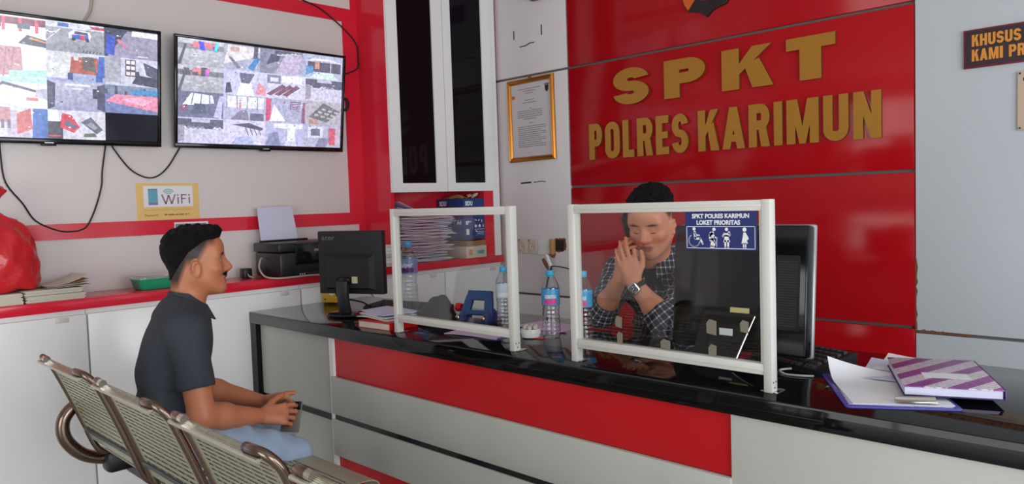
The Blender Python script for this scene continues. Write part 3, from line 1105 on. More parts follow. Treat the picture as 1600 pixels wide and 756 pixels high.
for ch, w, lb in (('K', .116, 'narrow gold letter K starting the second lower word'), ('A', .122, 'narrow gold letter A in the second lower word'), ('R', .108, 'narrow gold letter R of the second lower word, before its I'),
                  ('I', .042, 'narrow gold letter I, a single upright bar'), ('M', .152, 'broad gold letter M in the second lower word'), ('U', .112, 'narrow gold letter U in the second lower word'),
                  ('N', .118, 'narrow gold letter N ending the lower line')):
    gold_letter(ch, x, 1.503, w, 0.207, 0.042, 0.044, lb)
    x += w + 0.0205

# emblem above the lettering, mostly cut by the top of the photograph
t = thing('wall_emblem', 'black and gold shield emblem high on the red wall above the letters', 'emblem', on_back(-1.975, 2.176, YB))
sh = [(0, 0), (.03, .026), (.062, .036), (.108, .046), (.132, .085), (.14, .13), (.142, .36), (.10, .40), (.05, .41), (0, .44)]
full = sh + [(-x, y) for x, y in sh[::-1][1:-1]]
MB().prism(full, 0.012, bev=0.002).build('shield', mat('emblem_black', C(24, 18, 20), 0.3), t)
MB().prism([(-.105, .052), (-.066, .10), (-.050, .36), (-.10, .385), (-.137, .35), (-.136, .12), (-.127, .085)], 0.003, z0=0.012).build('gold_side', mat('emblem_orange', C(206, 98, 36), 0.4), t)
b = MB()
b.tube([(0.085 * math.cos(a), 0.185 + 0.1 * math.sin(a), 0.013) for a in [k * math.pi / 16 for k in range(32)]], 0.004, 6, closed=True)
b.build('ring', mat('emblem_maroon', C(110, 40, 60), 0.4), t)

# small purple object high on the white cladding
b = MB().bx(0, 0.15, 0, 0.11, 0, 0.035, bev=0.008)
tag(b.build('air_freshener', mat('purple_plastic', C(112, 78, 150), 0.35), None, on_back(-3.168, 2.497)), 'small purple box high on the white cladding, cut by the top edge', 'air freshener')

# ================================================================== framed certificate
M = on_back(-3.402, 1.524) @ Matrix.Rotation(math.radians(0.6), 4, 'Z')
t = thing('framed_certificate', 'gold framed printed certificate on the white cladding beside the red wall', 'picture frame', M)
W, H, fb = 0.392, 0.516, 0.030
b = MB()
prof = [(0, 0.004), (0, 0.012), (0.008, 0.022), (0.016, 0.017), (0.022, 0.02), (0.030, 0.010), (0.030, 0.004)]


def frame_side(b, p0, p1, inn):
    p0, p1, inn = Vector(p0), Vector(p1), Vector(inn)
    L = (p1 - p0)
    tdir = L.normalized()
    t2 = bmesh.new()
    A = [t2.verts.new((*(p0 + inn * u + tdir * u), v)) for u, v in prof]
    B = [t2.verts.new((*(p1 + inn * u - tdir * u), v)) for u, v in prof]
    for i in range(len(prof)):
        k = (i + 1) % len(prof)
        t2.faces.new((A[i], A[k], B[k], B[i]))
    bmesh.ops.recalc_face_normals(t2, faces=list(t2.faces))
    b._merge(t2)


frame_side(b, (0, 0), (W, 0), (0, 1))
frame_side(b, (W, 0), (W, H), (-1, 0))
frame_side(b, (W, H), (0, H), (0, -1))
frame_side(b, (0, H), (0, 0), (1, 0))
b.build('frame', M_GOLDF, t, smooth=25)
MB().bx(fb - 0.002, W - fb + 0.002, fb - 0.002, H - fb + 0.002, 0.002, 0.006).build('paper', mat('certificate_paper', C(206, 198, 202), 0.4), t, smooth=0)
b = MB()
rows = [(0.062, 0.452, 0.19), (0.10, 0.438, 0.11), (0.12, 0.424, 0.07), (0.115, 0.382, 0.08), (0.095, 0.366, 0.12), (0.155, 0.33, 0.02), (0.15, 0.238, 0.03)]
rows += [(0.05, 0.316 - k * .0125, 0.21) for k in range(4)] + [(0.095, 0.265, 0.12)]
rows += [(0.05, 0.218 - k * .0125, 0.235 - 0.04 * (k % 3 == 2)) for k in range(11)]
m_ = mat('certificate_ink', C(112, 104, 112), 0.6)
for nm, rr_ in (('heading', rows[0:3]), ('title', rows[3:5]), ('section_mark', rows[5:6]), ('section_mark', rows[6:7]), ('paragraph', rows[7:12]), ('paragraph', rows[12:])):
    b = MB()
    word_lines(b, rr_, fb, 0.006, 0.0042, 3)
    b.build(nm, m_, t, smooth=0)
MB().prism([(fb + .018 + .016 * math.cos(a), .408 + .012 * math.sin(a)) for a in [k * math.pi / 8 for k in range(16)]], 0.0006, z0=0.006).build('seal', mat('seal_orange', C(196, 110, 76), 0.5), t)
b = MB()
b.prism([(.318, .455), (.348, .455), (.346, .425), (.333, .412), (.320, .425)], 0.0006, z0=0.006).bx(.314, .352, .458, .464, 0.006, 0.0066)
b.build('crest', M_INKK, t, smooth=0)
MB().bx(W / 2 - .012, W / 2 + .012, H - .004, H + .012, 0.004, 0.01, bev=0.002).build('hanger', M_GOLDF, t)

# ================================================================== scars left by removed fittings (flush dark marks)
def scar(pts, wd, x, z, lb):
    b = MB()
    stroke2(b, pts, wd, 0.0, 0.0012)
    tag(b.build('wall_mark', M_INKK, None, on_back(x, z), smooth=0), lb, 'mark', 'dark scratches on the white cladding')


scar([(0, 0), (0, 0.055)], 0.008, -3.342, 2.296, 'dark short upright scratch on the left above the framed certificate')
scar([(0, 0), (0.0, 0.062)], 0.008, -3.107, 2.288, 'dark short upright scratch on the right above the framed certificate')
scar([(0, 0), (0.05, 0.0), (0.09, 0.012), (0.125, 0.010)], 0.006, -3.294, 2.244, 'dark curved scratch above the framed certificate, under two upright ones')
scar([(0, 0), (0.09, 0.003)], 0.010, -3.321, 1.391, 'thick dark scratch below the framed certificate')
scar([(0, 0), (0.07, 0.004), (0.10, 0.0)], 0.005, -3.21, 1.393, 'thin broken dark scratch below the framed certificate, right of a thicker one')

# ================================================================== sockets and the torn-open outlet
def socket(x, w, lb, m, holes):
    t = thing('wall_socket', lb, 'socket', on_back(x, 0.945), 'row of wall sockets')
    MB().bx(0, w, 0, 0.092, 0, 0.010, bev=0.003).build('plate', m, t)
    if holes:
        b = MB().lathe([(0.026, 0), (0.026, 0.003), (0.022, 0.003), (0.020, 0.0006)], 24, Matrix.Translation((w / 2, 0.045, 0.010)))
        b.build('socket_ring', m, t)
        b = MB()
        for dx in (-0.009, 0.009):
            b.lathe([(0.003, 0), (0.003, 0.0012)], 10, Matrix.Translation((w / 2 + dx, 0.045, 0.0105)))
        b.build('pin_holes', M_INKK, t)
    b = MB()
    b.bx(0.004, 0.014, 0.08, 0.087, 0.0098, 0.0106)
    b.build('screw_mark', M_INKK, t)


socket(-3.354, 0.084, 'ivory wall socket, leftmost of the row beside the torn outlet', M_IVORY, True)
socket(-3.268, 0.084, 'ivory wall socket in the middle of the row beside the torn outlet', M_IVORY, True)
t = thing('blank_plate', 'white blank outlet plate right of two ivory sockets', 'socket', on_back(-3.182, 0.94), 'row of wall sockets')
MB().bx(0, 0.10, 0, 0.096, 0, 0.010, bev=0.002).build('plate', M_WHITE, t)
b = MB()
for dx in (0.012, 0.088):
    b.lathe([(0.003, 0), (0.003, 0.001)], 8, Matrix.Translation((dx, 0.048, 0.010)))
b.build('screw', M_INKK, t)
t = thing('torn_outlet', 'broken open outlet hole with brown edge beside the white sockets', 'outlet', on_back(-3.072, 0.945))
MB().bx(0, 0.028, 0, 0.094, 0, 0.030, bev=0.002).build('box_side', M_KRAFT, t)
pts = [(0.026, 0.012)]
for i in range(9):
    pts.append((0.026 + i * 0.010, 0.012 + 0.008 * rnd.random() + (0.012 if i > 6 else 0)))
for i in range(6):
    pts.append((0.108 + 0.01 * rnd.random(), 0.022 + i * 0.014))
for i in range(9):
    pts.append((0.108 - i * 0.0102, 0.094 + 0.008 * rnd.random()))
MB().prism(pts, 0.002).build('ragged_edge', M_BROWN, t)
MB().prism([(0.030, 0.026), (0.098, 0.022), (0.100, 0.086), (0.032, 0.086)], 0.0012, z0=0.002).build('cavity', M_DARKHOLE, t)
b = MB().prism([(0.0, 0.0), (0.03, 0.008), (0.02, -0.022), (-0.004, -0.016)], 0.012, z0=0.002)
b.build('broken_chip', M_BROWN, t)
P0 = on_back(-3.03, 0.90, YB - 0.034)
t = thing('dangling_connector', 'brown and white wire connector dangling under the torn outlet', 'connector', P0)
MB().tube([(-0.062, 0.02, 0.03), (-0.045, -0.008, 0.03), (-0.028, -0.035, 0.03)], [0.010, 0.012, 0.008], 8).build('brown_plug', M_BROWN, t)
MB().tube([(-0.034, 0.045, 0.026), (-0.02, 0.012, 0.028), (0.0, -0.022, 0.03)], 0.010, 8).build('white_plug', M_WHITE, t)
MB().tube(catmull([(0.0, 0.04, 0.002), (-0.014, 0.044, 0.014), (-0.030, 0.046, 0.026)], 4), 0.005, 6).build('outlet_wire', M_BROWN, t)
MB().tube(catmull([(-0.028, -0.035, 0.03), (-0.018, -0.07, 0.03), (-0.004, -0.04, 0.03), (0.02, -0.022, 0.026), (0.12, -0.034, 0.012), (0.15, -0.045, 0.008)], 5), 0.004, 6).build('wire', M_CORD, t)
tag(MB().tube(catmull([(-3.07, 3.465, 0.86), (-3.09, 3.455, 0.8), (-3.12, 3.45, 0.66), (-3.13, 3.44, 0.5), (-3.13, 3.44, 0.0)], 5), 0.006, 6).build('hanging_cable', M_CORD),
    'dark cord running down the white cladding behind the clear bottle', 'cord')

# ================================================================== signs on the right
t = thing('priority_sign', 'dark maroon wall sign with orange lettering at the right photo edge', 'sign', on_back(-0.832, 1.750, YB + 0.004))
MB().bx(0, 0.86, 0, 0.152, 0, 0.012, bev=0.002).build('border', mat('maroon_edge', C(118, 34, 48), 0.4), t)
MB().bx(0.007, 0.853, 0.007, 0.145, 0.012, 0.0135).build('face', mat('sign_dark', C(46, 26, 36), 0.35), t, smooth=0)
b = MB()


def sign_line(txt, x, y, h, s, tt, z):
    wd = dict(I=0.45, M=1.35, N=1.05, A=1.08)
    for ch in txt:
        if ch == ' ':
            x += 0.016
            continue
        w = 0.0245 * wd.get(ch, 1.0)
        bb = MB(Matrix.Translation((x, y, z)))
        bb.bm.free()
        bb.bm = b.bm
        glyph(bb, ch, w, h, s, tt, 0.0012)
        x += w + 0.0038
    return x


sign_line('KHUSUS PENYANDANG', 0.030, 0.084, 0.046, 0.0088, 0.0095, 0.0135)
sign_line('KAMI PRIORISTASKAN', 0.030, 0.026, 0.046, 0.0088, 0.0095, 0.0135)
b.build('lettering', mat('sign_orange', C(214, 138, 44), 0.45), t, smooth=0)
t = thing('beige_plaque', 'beige plaque with corner screws below the maroon sign, cut by the photo edge', 'sign', on_back(-0.648, 1.49, YB + 0.004))
MB().bx(0, 0.30, 0, 0.225, 0.004, 0.010, bev=0.0015).build('plate', mat('plaque_beige', C(206, 184, 160), 0.4), t)
b = MB()
for px, py in ((0.008, 0.008), (0.008, 0.217), (0.292, 0.008), (0.292, 0.217)):
    b.lathe([(0.0035, 0), (0.0035, 0.014), (0.002, 0.0155)], 10, Matrix.Translation((px, py, 0)))
b.build('screw', M_DKG, t)
MB().bx(0.018, 0.20, 0.188, 0.200, 0.010, 0.0108).build('heading', M_INKK, t)
# ================================================================== things on the red worktop
WT = 0.9305


def paper_block(name, label, cat, M, L, Dp, H, m, group=None, skew=0.004, n=10, cover=None):
    """a block of leaves with a slightly uneven fore edge"""
    t = thing(name, label, cat, M, group)
    b = MB()
    R = random.Random(hash(label) % 1000 if False else len(label) * 7)
    for k in range(n):
        e = [R.uniform(-skew, skew) for _ in range(4)]
        b.bx(e[0], L + e[1], e[2], Dp + e[3], H * k / n, H * (k + 0.96) / n)
    b.build('pages', m, t, smooth=0)
    if cover:
        MB().bx(-0.004, L + 0.004, -0.004, Dp + 0.004, H + 0.0004, H + 0.003, bev=0.001).build('cover', cover, t)
    return t


# M: local x along +Y (wall), local y towards the wall (-X)
def on_top(x, y, z, deg=0.0):
    return frame((x, y, z), (0, 1, 0), (-1, 0, 0), (0, 0, 1)) @ Matrix.Rotation(math.radians(deg), 4, 'Z')


paper_block('old_book', 'thick yellowed book at the left edge, under the red plastic bag', 'book', on_top(-3.505, 0.50, WT, 0), 0.262, 0.21, 0.044, M_PAPERY, 'old ledgers on the red worktop', n=12)
paper_block('old_book', 'lower of the two yellowed books right of the red bag', 'book', on_top(-3.505, 0.775, WT, 0.0), 0.215, 0.20, 0.024, M_PAPERY, 'old ledgers on the red worktop', n=8, cover=M_PAPERY)
paper_block('old_book', 'upper of the two yellowed books right of the red bag', 'book', on_top(-3.507, 0.772, WT + 0.0285, 0.6), 0.210, 0.20, 0.020, M_PAPERY, 'old ledgers on the red worktop', n=7)
t = thing('loose_papers', 'loose curled papers on top of the yellowed books', 'papers', on_top(-3.51, 0.835, WT + 0.0505, 1.0))
for k in range(4):
    r = random.Random(k)
    MB().sheet(lambda u, v, k=k, r=r: (0.02 + 0.16 * u, 0.17 * v + 0.004 * k, 0.004 * k + (0.006 + 0.010 * k) * (u ** 2) + 0.004 * math.sin(3 * u + k)), 8, 4, 0.001,
               Matrix.Rotation(math.radians((k - 1.5) * 3), 4, 'Z')).build('sheet', [M_PAPERY, M_PAPER, M_KRAFT, M_PAPERY][k], t)

# red plastic bag, a knotted sack
def bag_mesh():
    b = bmesh.new()
    nu, nv = 72, 44
    prof = catmull([(0.155, 0, 0.0), (0.178, 0, 0.02), (0.180, 0, 0.10), (0.172, 0, 0.18), (0.145, 0, 0.255), (0.095, 0, 0.305), (0.05, 0, 0.335), (0.036, 0, 0.36), (0.052, 0, 0.40), (0.075, 0, 0.44), (0.045, 0, 0.455)], 5)
    R = random.Random(4)
    ph = [R.uniform(0, 6.28) for _ in range(8)]
    rows = []
    for i, p in enumerate(prof):
        s = i / (len(prof) - 1)
        row = []
        for k in range(nu):
            a = 2 * math.pi * k / nu
            amp = 0.004 + 0.055 * max(0, 1 - abs(p.z - 0.35) / 0.15)
            wr = amp * (math.sin(9 * a + ph[0] + 4 * s) * .5 + math.sin(14 * a + ph[1] - 7 * s) * .35 + math.sin(5 * a + ph[2]) * .4)
            cr = 0.007 * math.sin(5 * a + 16 * p.z + ph[3]) * math.sin(21 * p.z + 3 * a + ph[4]) + 0.003 * math.sin(11 * a - 40 * p.z + ph[5])
            r = p.x * (1 + wr * (3 if p.z > .3 else 1)) + cr
            x = r * math.cos(a)
            y = r * math.sin(a) * 0.62
            row.append(b.verts.new((x, y + 0.0, p.z + 0.006 * math.sin(5 * a + 20 * s))))
        rows.append(row)
    for A, B in zip(rows, rows[1:]):
        for k in range(nu):
            b.faces.new((A[k], A[(k + 1) % nu], B[(k + 1) % nu], B[k]))
    b.faces.new(rows[0][::-1])
    b.faces.new(rows[-1])
    me = bpy.data.meshes.new('bag')
    b.to_mesh(me)
    b.free()
    return me


M_BAG = mat('red_plastic_film', C(206, 40, 46), 0.2, var=0.12, scale=10, bump=0.5, bscale=20)
t = thing('plastic_bag', 'knotted red plastic bag standing on the books at the left edge', 'bag', Matrix.Translation((-3.635, 0.685, WT + 0.051)) @ Matrix.Scale(0.94, 4) @ Matrix.Rotation(math.radians(90), 4, 'Z'))
MB().add_mesh(bag_mesh()).build('sack', M_BAG, t, smooth=80)
MB().tube([(0.042 * math.cos(a), 0.03 * math.sin(a), 0.352) for a in [k * math.pi / 8 for k in range(16)]], 0.008, 6, closed=True).build('knot', M_BAG, t)

# green tub with a clear lid
t = thing('plastic_tub', 'green plastic tub with a clear lid behind the seated man\'s head', 'tub', on_top(-3.535, 1.215, WT, 0))
M_GREEN = mat('green_plastic', C(34, 156, 116), 0.3, var=0.1, scale=30)


def rrect(w, d, r, n=5):
    P = []
    for cx, cy, a0 in ((w / 2 - r, d / 2 - r, 0), (-w / 2 + r, d / 2 - r, 90), (-w / 2 + r, -d / 2 + r, 180), (w / 2 - r, -d / 2 + r, 270)):
        for k in range(n + 1):
            a = math.radians(a0 + 90 * k / n)
            P.append((cx + r * math.cos(a), cy + r * math.sin(a)))
    return P


def loft(b, rings, M=None, cap0=True, cap1=True):
    t2 = bmesh.new()
    V = [[t2.verts.new(p) for p in r] for r in rings]
    n = len(V[0])
    for A, B in zip(V, V[1:]):
        for k in range(n):
            t2.faces.new((A[k], A[(k + 1) % n], B[(k + 1) % n], B[k]))
    if cap0:
        t2.faces.new(V[0][::-1])
    if cap1:
        t2.faces.new(V[-1])
    bmesh.ops.recalc_face_normals(t2, faces=list(t2.faces))
    return b._merge(t2, M)


TC = Matrix.Translation((0.105, 0.085, 0))
rr3 = lambda w, d, r, z: [(x, y, z) for x, y in rrect(w, d, r)]
loft(MB(), [rr3(.155, .11, .02, 0), rr3(.165, .12, .025, .004), rr3(.19, .14, .03, .045), rr3(.196, .146, .03, .047), rr3(.196, .146, .03, .051), rr3(.186, .136, .03, .051), rr3(.16, .115, .025, .008)], TC).build('tub', M_GREEN, t)
loft(MB(), [rr3(.198, .148, .03, .0515), rr3(.198, .148, .03, .056), rr3(.18, .13, .03, .058), rr3(.176, .126, .03, .066)], TC).build('lid', glass_mat('clear_lid', (0.9, 0.93, 0.92), 2), t)
for k in range(6):
    r = random.Random(k + 3)
    MB().box((0.05 + 0.022 * k, 0.07 + 0.03 * r.random(), 0.034), (0.014, 0.03, 0.02), bev=0.003).build('content', M_GREEN if k % 2 else M_BLK, t)

# printer
t = thing('printer', 'black inkjet printer with a sheet of paper standing in its rear feed', 'printer', Matrix.Translation((-3.435, 1.85, WT)))
b = MB()
b.bx(-0.262, 0, 0, 0.375, 0.006, 0.128, bev=0.012)
b.build('body', M_BLK, t)
MB().bx(-0.268, -0.002, -0.004, 0.379, 0.129, 0.176, bev=0.008).build('scanner_lid', M_BLK, t)
MB().bx(-0.004, 0.006, 0.085, 0.375, 0.064, 0.172, bev=0.003).build('front_panel', M_BLKS, t)
b = MB()
b.add_mesh(text_mesh('EPSON', 0.014, 0.0002), frame((0.0062, 0.19, 0.128), (0, 1, 0), (0, 0, 1), (1, 0, 0)))
b.build('maker_name', M_SILVER, t, smooth=0)
MB().bx(-0.01, 0.003, 0.09, 0.36, 0.02, 0.056, bev=0.001).build('output_slot', mat('slot_black', C(8, 8, 9), 0.6), t)
MB().bx(-0.02, 0.010, 0.10, 0.35, 0.012, 0.022, bev=0.002).build('output_tray', M_BLKS, t)
MB().ball((0.008, 0.235, 0.052), 0.005).build('knob', M_SILVER, t)
b = MB()
for dy in (0.1, 0.112, 0.124):
    b.bx(0.008, 0.0104, dy, dy + 0.006, 0.013, 0.019)
b.build('buttons', M_SILVER, t)
for py in (0.02, 0.34):
    for px in (-0.24, -0.03):
        MB().bx(px, px + 0.02, py, py + 0.02, 0, 0.007).build('foot', M_BLK, t)
MB().bx(-0.266, -0.236, 0.03, 0.30, 0.176, 0.186, bev=0.003).build('paper_feed', M_BLK, t)
tag(MB().sheet(lambda u, v: (-0.008 - 0.035 * v - 0.025 * v * v * (u - .3), 0.212 * u, 0.172 * v - 0.0 + 0.004 * u * v), 6, 10, 0.0006).build('paper_sheet', M_PAPERB, None, Matrix.Translation((-3.675, 1.882, WT + 0.186))),
    'bluish white sheet of paper standing in the rear feed of the printer', 'paper')
tag(MB().tube(catmull([(-3.60, 1.842, 1.03), (-3.585, 1.825, 1.025), (-3.555, 1.80, 0.985), (-3.50, 1.80, 0.945), (-3.44, 1.83, 0.936), (-3.425, 1.90, 0.935), (-3.415, 2.02, 0.936), (-3.40, 2.12, 0.926), (-3.395, 2.22, 0.897), (-3.39, 2.30, 0.85), (-3.38, 2.36, 0.788)], 6), 0.0045, 7).build('printer_cable', M_CORDG),
    'pale cable running from the printer along the red edge to the counter', 'cable')
t = thing('power_adapter', 'small black adapter by the wall left of the printer', 'adapter', Matrix.Translation((-3.70, 1.765, WT)))
MB().bx(0, 0.05, 0, 0.045, 0, 0.05, bev=0.005).build('housing', M_BLK, t)
MB().tube(catmull([(0.05, 0.02, 0.02), (0.075, 0.015, 0.012), (0.085, 0.03, 0.006), (0.06, 0.055, 0.006)], 5), 0.004, 6).build('lead', M_CORDG, t)

# notebooks beside the bookcase
for k in range(7):
    r = random.Random(k + 20)
    tag(MB().bx(0, 0.155 + r.uniform(-.012, .012), 0, 0.075, 0.0002, 0.0175, bev=0.002).build('notebook', M_PAPER if k % 3 else M_PAPERY, None, frame((-3.475 + r.uniform(-.008, .006), 2.495, WT + 0.018 * k), (-1, 0, 0), (0, 1, 0), (0, 0, 1)) @ Matrix.Scale(-1, 4, (0, 1, 0)) @ Matrix.Translation((0, -0.075, 0))),
        'worn notebook in the pile between monitor and bookcase', 'notebook', 'notebooks beside the bookcase')

# ================================================================== the bookcase niche
NX = -3.497
ny0, ny1 = 2.625, 3.095
r = random.Random(11)
z = WT + 0.002
k = 0
heights = [0.020, 0.014, 0.017, 0.012, 0.018, 0.015, 0.013, 0.017, 0.014, 0.016, 0.013, 0.015, 0.018, 0.014]
M_LIL = mat('lilac_white_paper', C(222, 214, 232), 0.7, var=0.05, scale=14)
mp = [M_LIL, M_PAPERB, M_LIL, M_PAPER, M_LIL]
for h in heights:
    y0 = 2.650 + r.uniform(-0.004, 0.03) + (0.05 if k < 5 else 0)
    L = 0.40 + r.uniform(-0.05, 0.03) - (0.06 if k < 5 else 0)
    L = min(L, ny1 - y0)
    ph = r.uniform(0, 6)
    amp = 0.0022
    b = MB()
    nl = 4
    for q in range(nl):
        o1, o2 = r.uniform(-.020, .024), r.uniform(-.020, .010)
        hh = h / nl
        b.sheet(lambda u, v, q=q, o1=o1, o2=o2, ph=ph: (0.012 * math.sin(ph + q) + o2 - 0.215 * v, L * u + o1 * (1 - u), q * hh + amp * math.sin(9 * u + ph + q)), 12, 3, -hh * 0.55)
    tag(b.build('paper_bundle', mp[k % 5], None, Matrix.Translation((NX - 0.012, y0, z + 0.002))), 'crumpled bundle of white papers in the tall stack inside the red niche', 'papers', 'paper bundles in the red niche')
    z += h + 0.0042
    k += 1
# leaning and sliding sheets on top of the stack
for k, (y0, L, zz, rise, m) in enumerate(((2.63, 0.30, z + 0.012, 0.045, M_PAPERB), (2.64, 0.24, z + 0.036, 0.05, M_PAPERP), (2.66, 0.34, z + 0.004, 0.004, M_PAPER), (2.80, 0.18, z + 0.024, 0.003, M_KRAFT), (2.96, 0.10, z + 0.036, 0.01, M_PAPERB))):
    tag(MB().sheet(lambda u, v, L=L, rise=rise, k=k: (0.004 * math.sin(5 * u + k) - 0.20 * v, L * u, rise * (1 - u) ** 2 + 0.004 * math.sin(8 * u + 2 * v + k)), 12, 4, 0.0025).build('loose_sheet', m, None, Matrix.Translation((NX + 0.004 - 0.002 * k, y0, zz))),
        ['bluish sheet curling up at the left top of the niche paper stack', 'lilac sheet curling highest at the left top of the niche paper stack', 'long white sheet lying across the top of the niche paper stack',
         'brown sheet lying on the top of the niche paper stack', 'short bluish sheet at the right top of the niche paper stack'][k], 'paper')

# boxes on the right of the niche
BOX0 = frame((NX + 0.016, 3.135, WT + 0.0005), (0, 1, 0), (-1, 0, 0), (0, 0, 1))
t = thing('paper_ream_box', 'flat white paper box with an orange square and teal letters in the niche', 'box', BOX0)
MB().bx(0, 0.175, 0, 0.245, 0, 0.074, bev=0.002).build('carton', M_PAPERY, t)
FR = frame((0, 0, 0), (1, 0, 0), (0, 0, 1), (0, -1, 0))
MB(FR).prism([(0.022 + a, 0.020 + c) for a, c in ((0, 0), (0.032, 0), (0.032, 0.034), (0, 0.034))], 0.0006).build('orange_mark', mat('orange_print', C(226, 142, 72), 0.5), t, smooth=0)
MB(FR).add_mesh(text_mesh('A4', 0.020, ext=0.0006), Matrix.Translation((0.066, 0.022, 0))).build('size_mark', M_PAPERB, t, smooth=0)
MB(FR).add_mesh(text_mesh('nais', 0.040, 0.0012, ext=0.0006, sx=0.95), Matrix.Translation((0.096, 0.026, 0))).build('lettering', mat('teal_letters', C(40, 146, 158), 0.5), t, smooth=0)
for k in range(3):
    tag(MB().sheet(lambda u, v, k=k: (0.165 * u, 0.235 * v, 0.0015 * math.sin(7 * u + k)), 8, 3, 0.007).build('brown_envelope', M_KRAFT, None, BOX0 @ flat(0.004 + 0.003 * k, 0.002 * k, 0.0765 + 0.0105 * k + 0.0072, k)),
        'flat brown envelope between the white box and the blue carton', 'envelope', 'brown envelopes under the blue carton')
BB = frame((NX + 0.004, 3.135, WT + 0.117), (0, 1, 0), (-1, 0, 0), (0, 0, 1))
t = thing('blue_carton', 'blue paper carton with white print on the niche\'s white box and envelopes', 'box', BB)
MB().bx(0, 0.180, 0, 0.25, 0, 0.258, bev=0.002).build('carton', M_CARD_B, t)
b = MB(FR)
b.add_mesh(text_mesh('SiDU', 0.036, 0.0016, ext=0.0006, sx=0.8), Matrix.Translation((0.016, 0.215, 0)))
b.build('brand_print', M_INKW, t, smooth=0)
SD = frame((0, 0.25, 0), (0, -1, 0), (0, 0, 1), (-1, 0, 0))
MB(SD).add_mesh(text_mesh('SiDU', 0.040, 0.0016, ext=0.0006, sx=0.8), Matrix.Translation((0.020, 0.215, 0))).build('brand_print', M_INKW, t, smooth=0)
MB(SD).add_mesh(text_mesh('A4', 0.040, 0.001, ext=0.0006, sx=0.9), Matrix.Translation((0.185, 0.095, 0))).build('size_print', M_INKW, t, smooth=0)
b = MB(FR)
word_lines(b, [(0, 0.112, 0.045), (0, 0.100, 0.02)], 0.016, 0, 0.010, 5)
for q, (ix, iy) in enumerate(((0.1, .115), (.132, .115), (.158, .115), (0.1, .083), (.132, .083), (.158, .083), (0.1, .046))):
    b.prism([(ix + .010 * math.cos(a), iy + .010 * math.sin(a)) for a in [m * math.pi / 5 + q for m in range(10 if q in (3, 4) else 5)]], 0.0006)
b.build('icons', M_INKW, t, smooth=0)
b = MB(FR)
word_lines(b, [(0.0, 0.062, 0.08), (0.02, 0.046, 0.06), (0.02, 0.036, 0.06)], 0.09, 0, 0.004, 6)
b.bx(0.092, 0.172, 0.025, 0.0265, 0, 0.0006)
b.build('small_print', M_PAPERB, t, smooth=0)
MB(FR).bx(0.018, 0.042, 0.030, 0.066, 0, 0.0008).build('barcode_patch', M_INKW, t, smooth=0)
t = thing('brown_wrapping', 'crumpled brown paper bag lying on top of the blue carton', 'wrapping paper', Matrix.Translation((NX - 0.05, 3.165, WT + 0.3765)))
MB().sheet(lambda u, v: (-0.13 * v, 0.03 + 0.085 * u - 0.05, 0.003 + 0.022 * math.sin(math.pi * u) * math.sin(math.pi * v) ** .5 + 0.003 * math.sin(13 * u + 9 * v)), 14, 8, 0.002).build('folded_paper', M_KRAFT, t)
MB().tube([(0.0, 0.055, 0.012), (0.012, 0.07, 0.018), (0.014, 0.085, 0.012)], [0.012, 0.010, 0.006], 8).build('twist', M_KRAFT, t)
MB().tube([(-0.01, 0.10, 0.008), (0.012, 0.118, 0.022), (0.016, 0.13, 0.030)], [0.010, 0.010, 0.005], 8).build('twist', M_PAPERY, t)
# ================================================================== things on the counter
HT = HC + 0.0003

# old flat monitor, seen from behind
M0 = Matrix.Translation((-2.965, 1.935, HT)) @ Matrix.Rotation(math.radians(22), 4, 'Z')
t = thing('monitor', 'black flat monitor on a round foot at the counter\'s left end, seen from behind', 'monitor', M0)
sh = MB()
W, Z0, Z1 = 0.350, 0.098, 0.388
sh.M = Matrix.Translation((0.02, 0, 0))
sh.bx(-W / 2, W / 2, -0.012, 0.022, Z0, Z1, bev=0.006)
sh.build('screen_shell', M_BLKT, t)
loft(MB(Matrix.Translation((0.02, 0, 0))), [[(-.135, -.010, Z0 + .02), (.135, -.010, Z0 + .02), (.135, -.010, Z0 + .185), (-.135, -.010, Z0 + .185)], [(-.115, -.034, Z0 + .03), (.115, -.034, Z0 + .03), (.115, -.034, Z0 + .165), (-.115, -.034, Z0 + .165)]]).build('rear_bulge', M_BLKT, t, smooth=0)
MB(Matrix.Translation((0.02, 0, 0))).bx(-W / 2 + .012, W / 2 - .012, 0.0215, 0.0225, Z0 + .012, Z1 - .012).build('screen', M_BLKS, t)
MB(frame((-W / 2 + .044, -0.0125, Z1 - .042), (1, 0, 0), (0, 0, 1), (0, -1, 0))).add_mesh(text_mesh('acer', 0.036, 0.0003, ext=0.0006, sx=1.15)).build('maker_name', mat('grey_print', C(104, 102, 110), 0.4), t, smooth=0)
MB().bx(0.042, 0.072, -0.0356, -0.0342, Z0 + .052, Z0 + .082).build('sticker', mat('sticker_cream', C(206, 194, 150), 0.5), t, smooth=0)
b = MB()
st = catmull([(0, -0.050, 0.16), (0, -0.052, 0.10), (0, -0.045, 0.05), (0, -0.035, 0.014)], 6)
loft(b, [[(-w, p.y + 0.013, p.z), (-w, p.y - 0.007, p.z), (-w * .6, p.y - 0.013, p.z), (w * .6, p.y - 0.013, p.z), (w, p.y - 0.007, p.z), (w, p.y + 0.013, p.z)] for p, w in zip(st, [0.030 - 0.004 * math.sin(k / len(st) * 3) for k in range(len(st))])])
b.build('stand', M_DKG, t)
MB().bx(-0.036, 0.036, -0.05, -0.03, 0.145, 0.178, bev=0.008).build('hinge', M_BLKS, t)
MB().lathe([(0.108, 0), (0.110, 0.005), (0.106, 0.011), (0.09, 0.015), (0.0, 0.017)], 40, Matrix.Translation((0, -0.005, 0)) @ Matrix.Diagonal((1, 0.82, 1, 1))).build('base', M_BLKS, t)
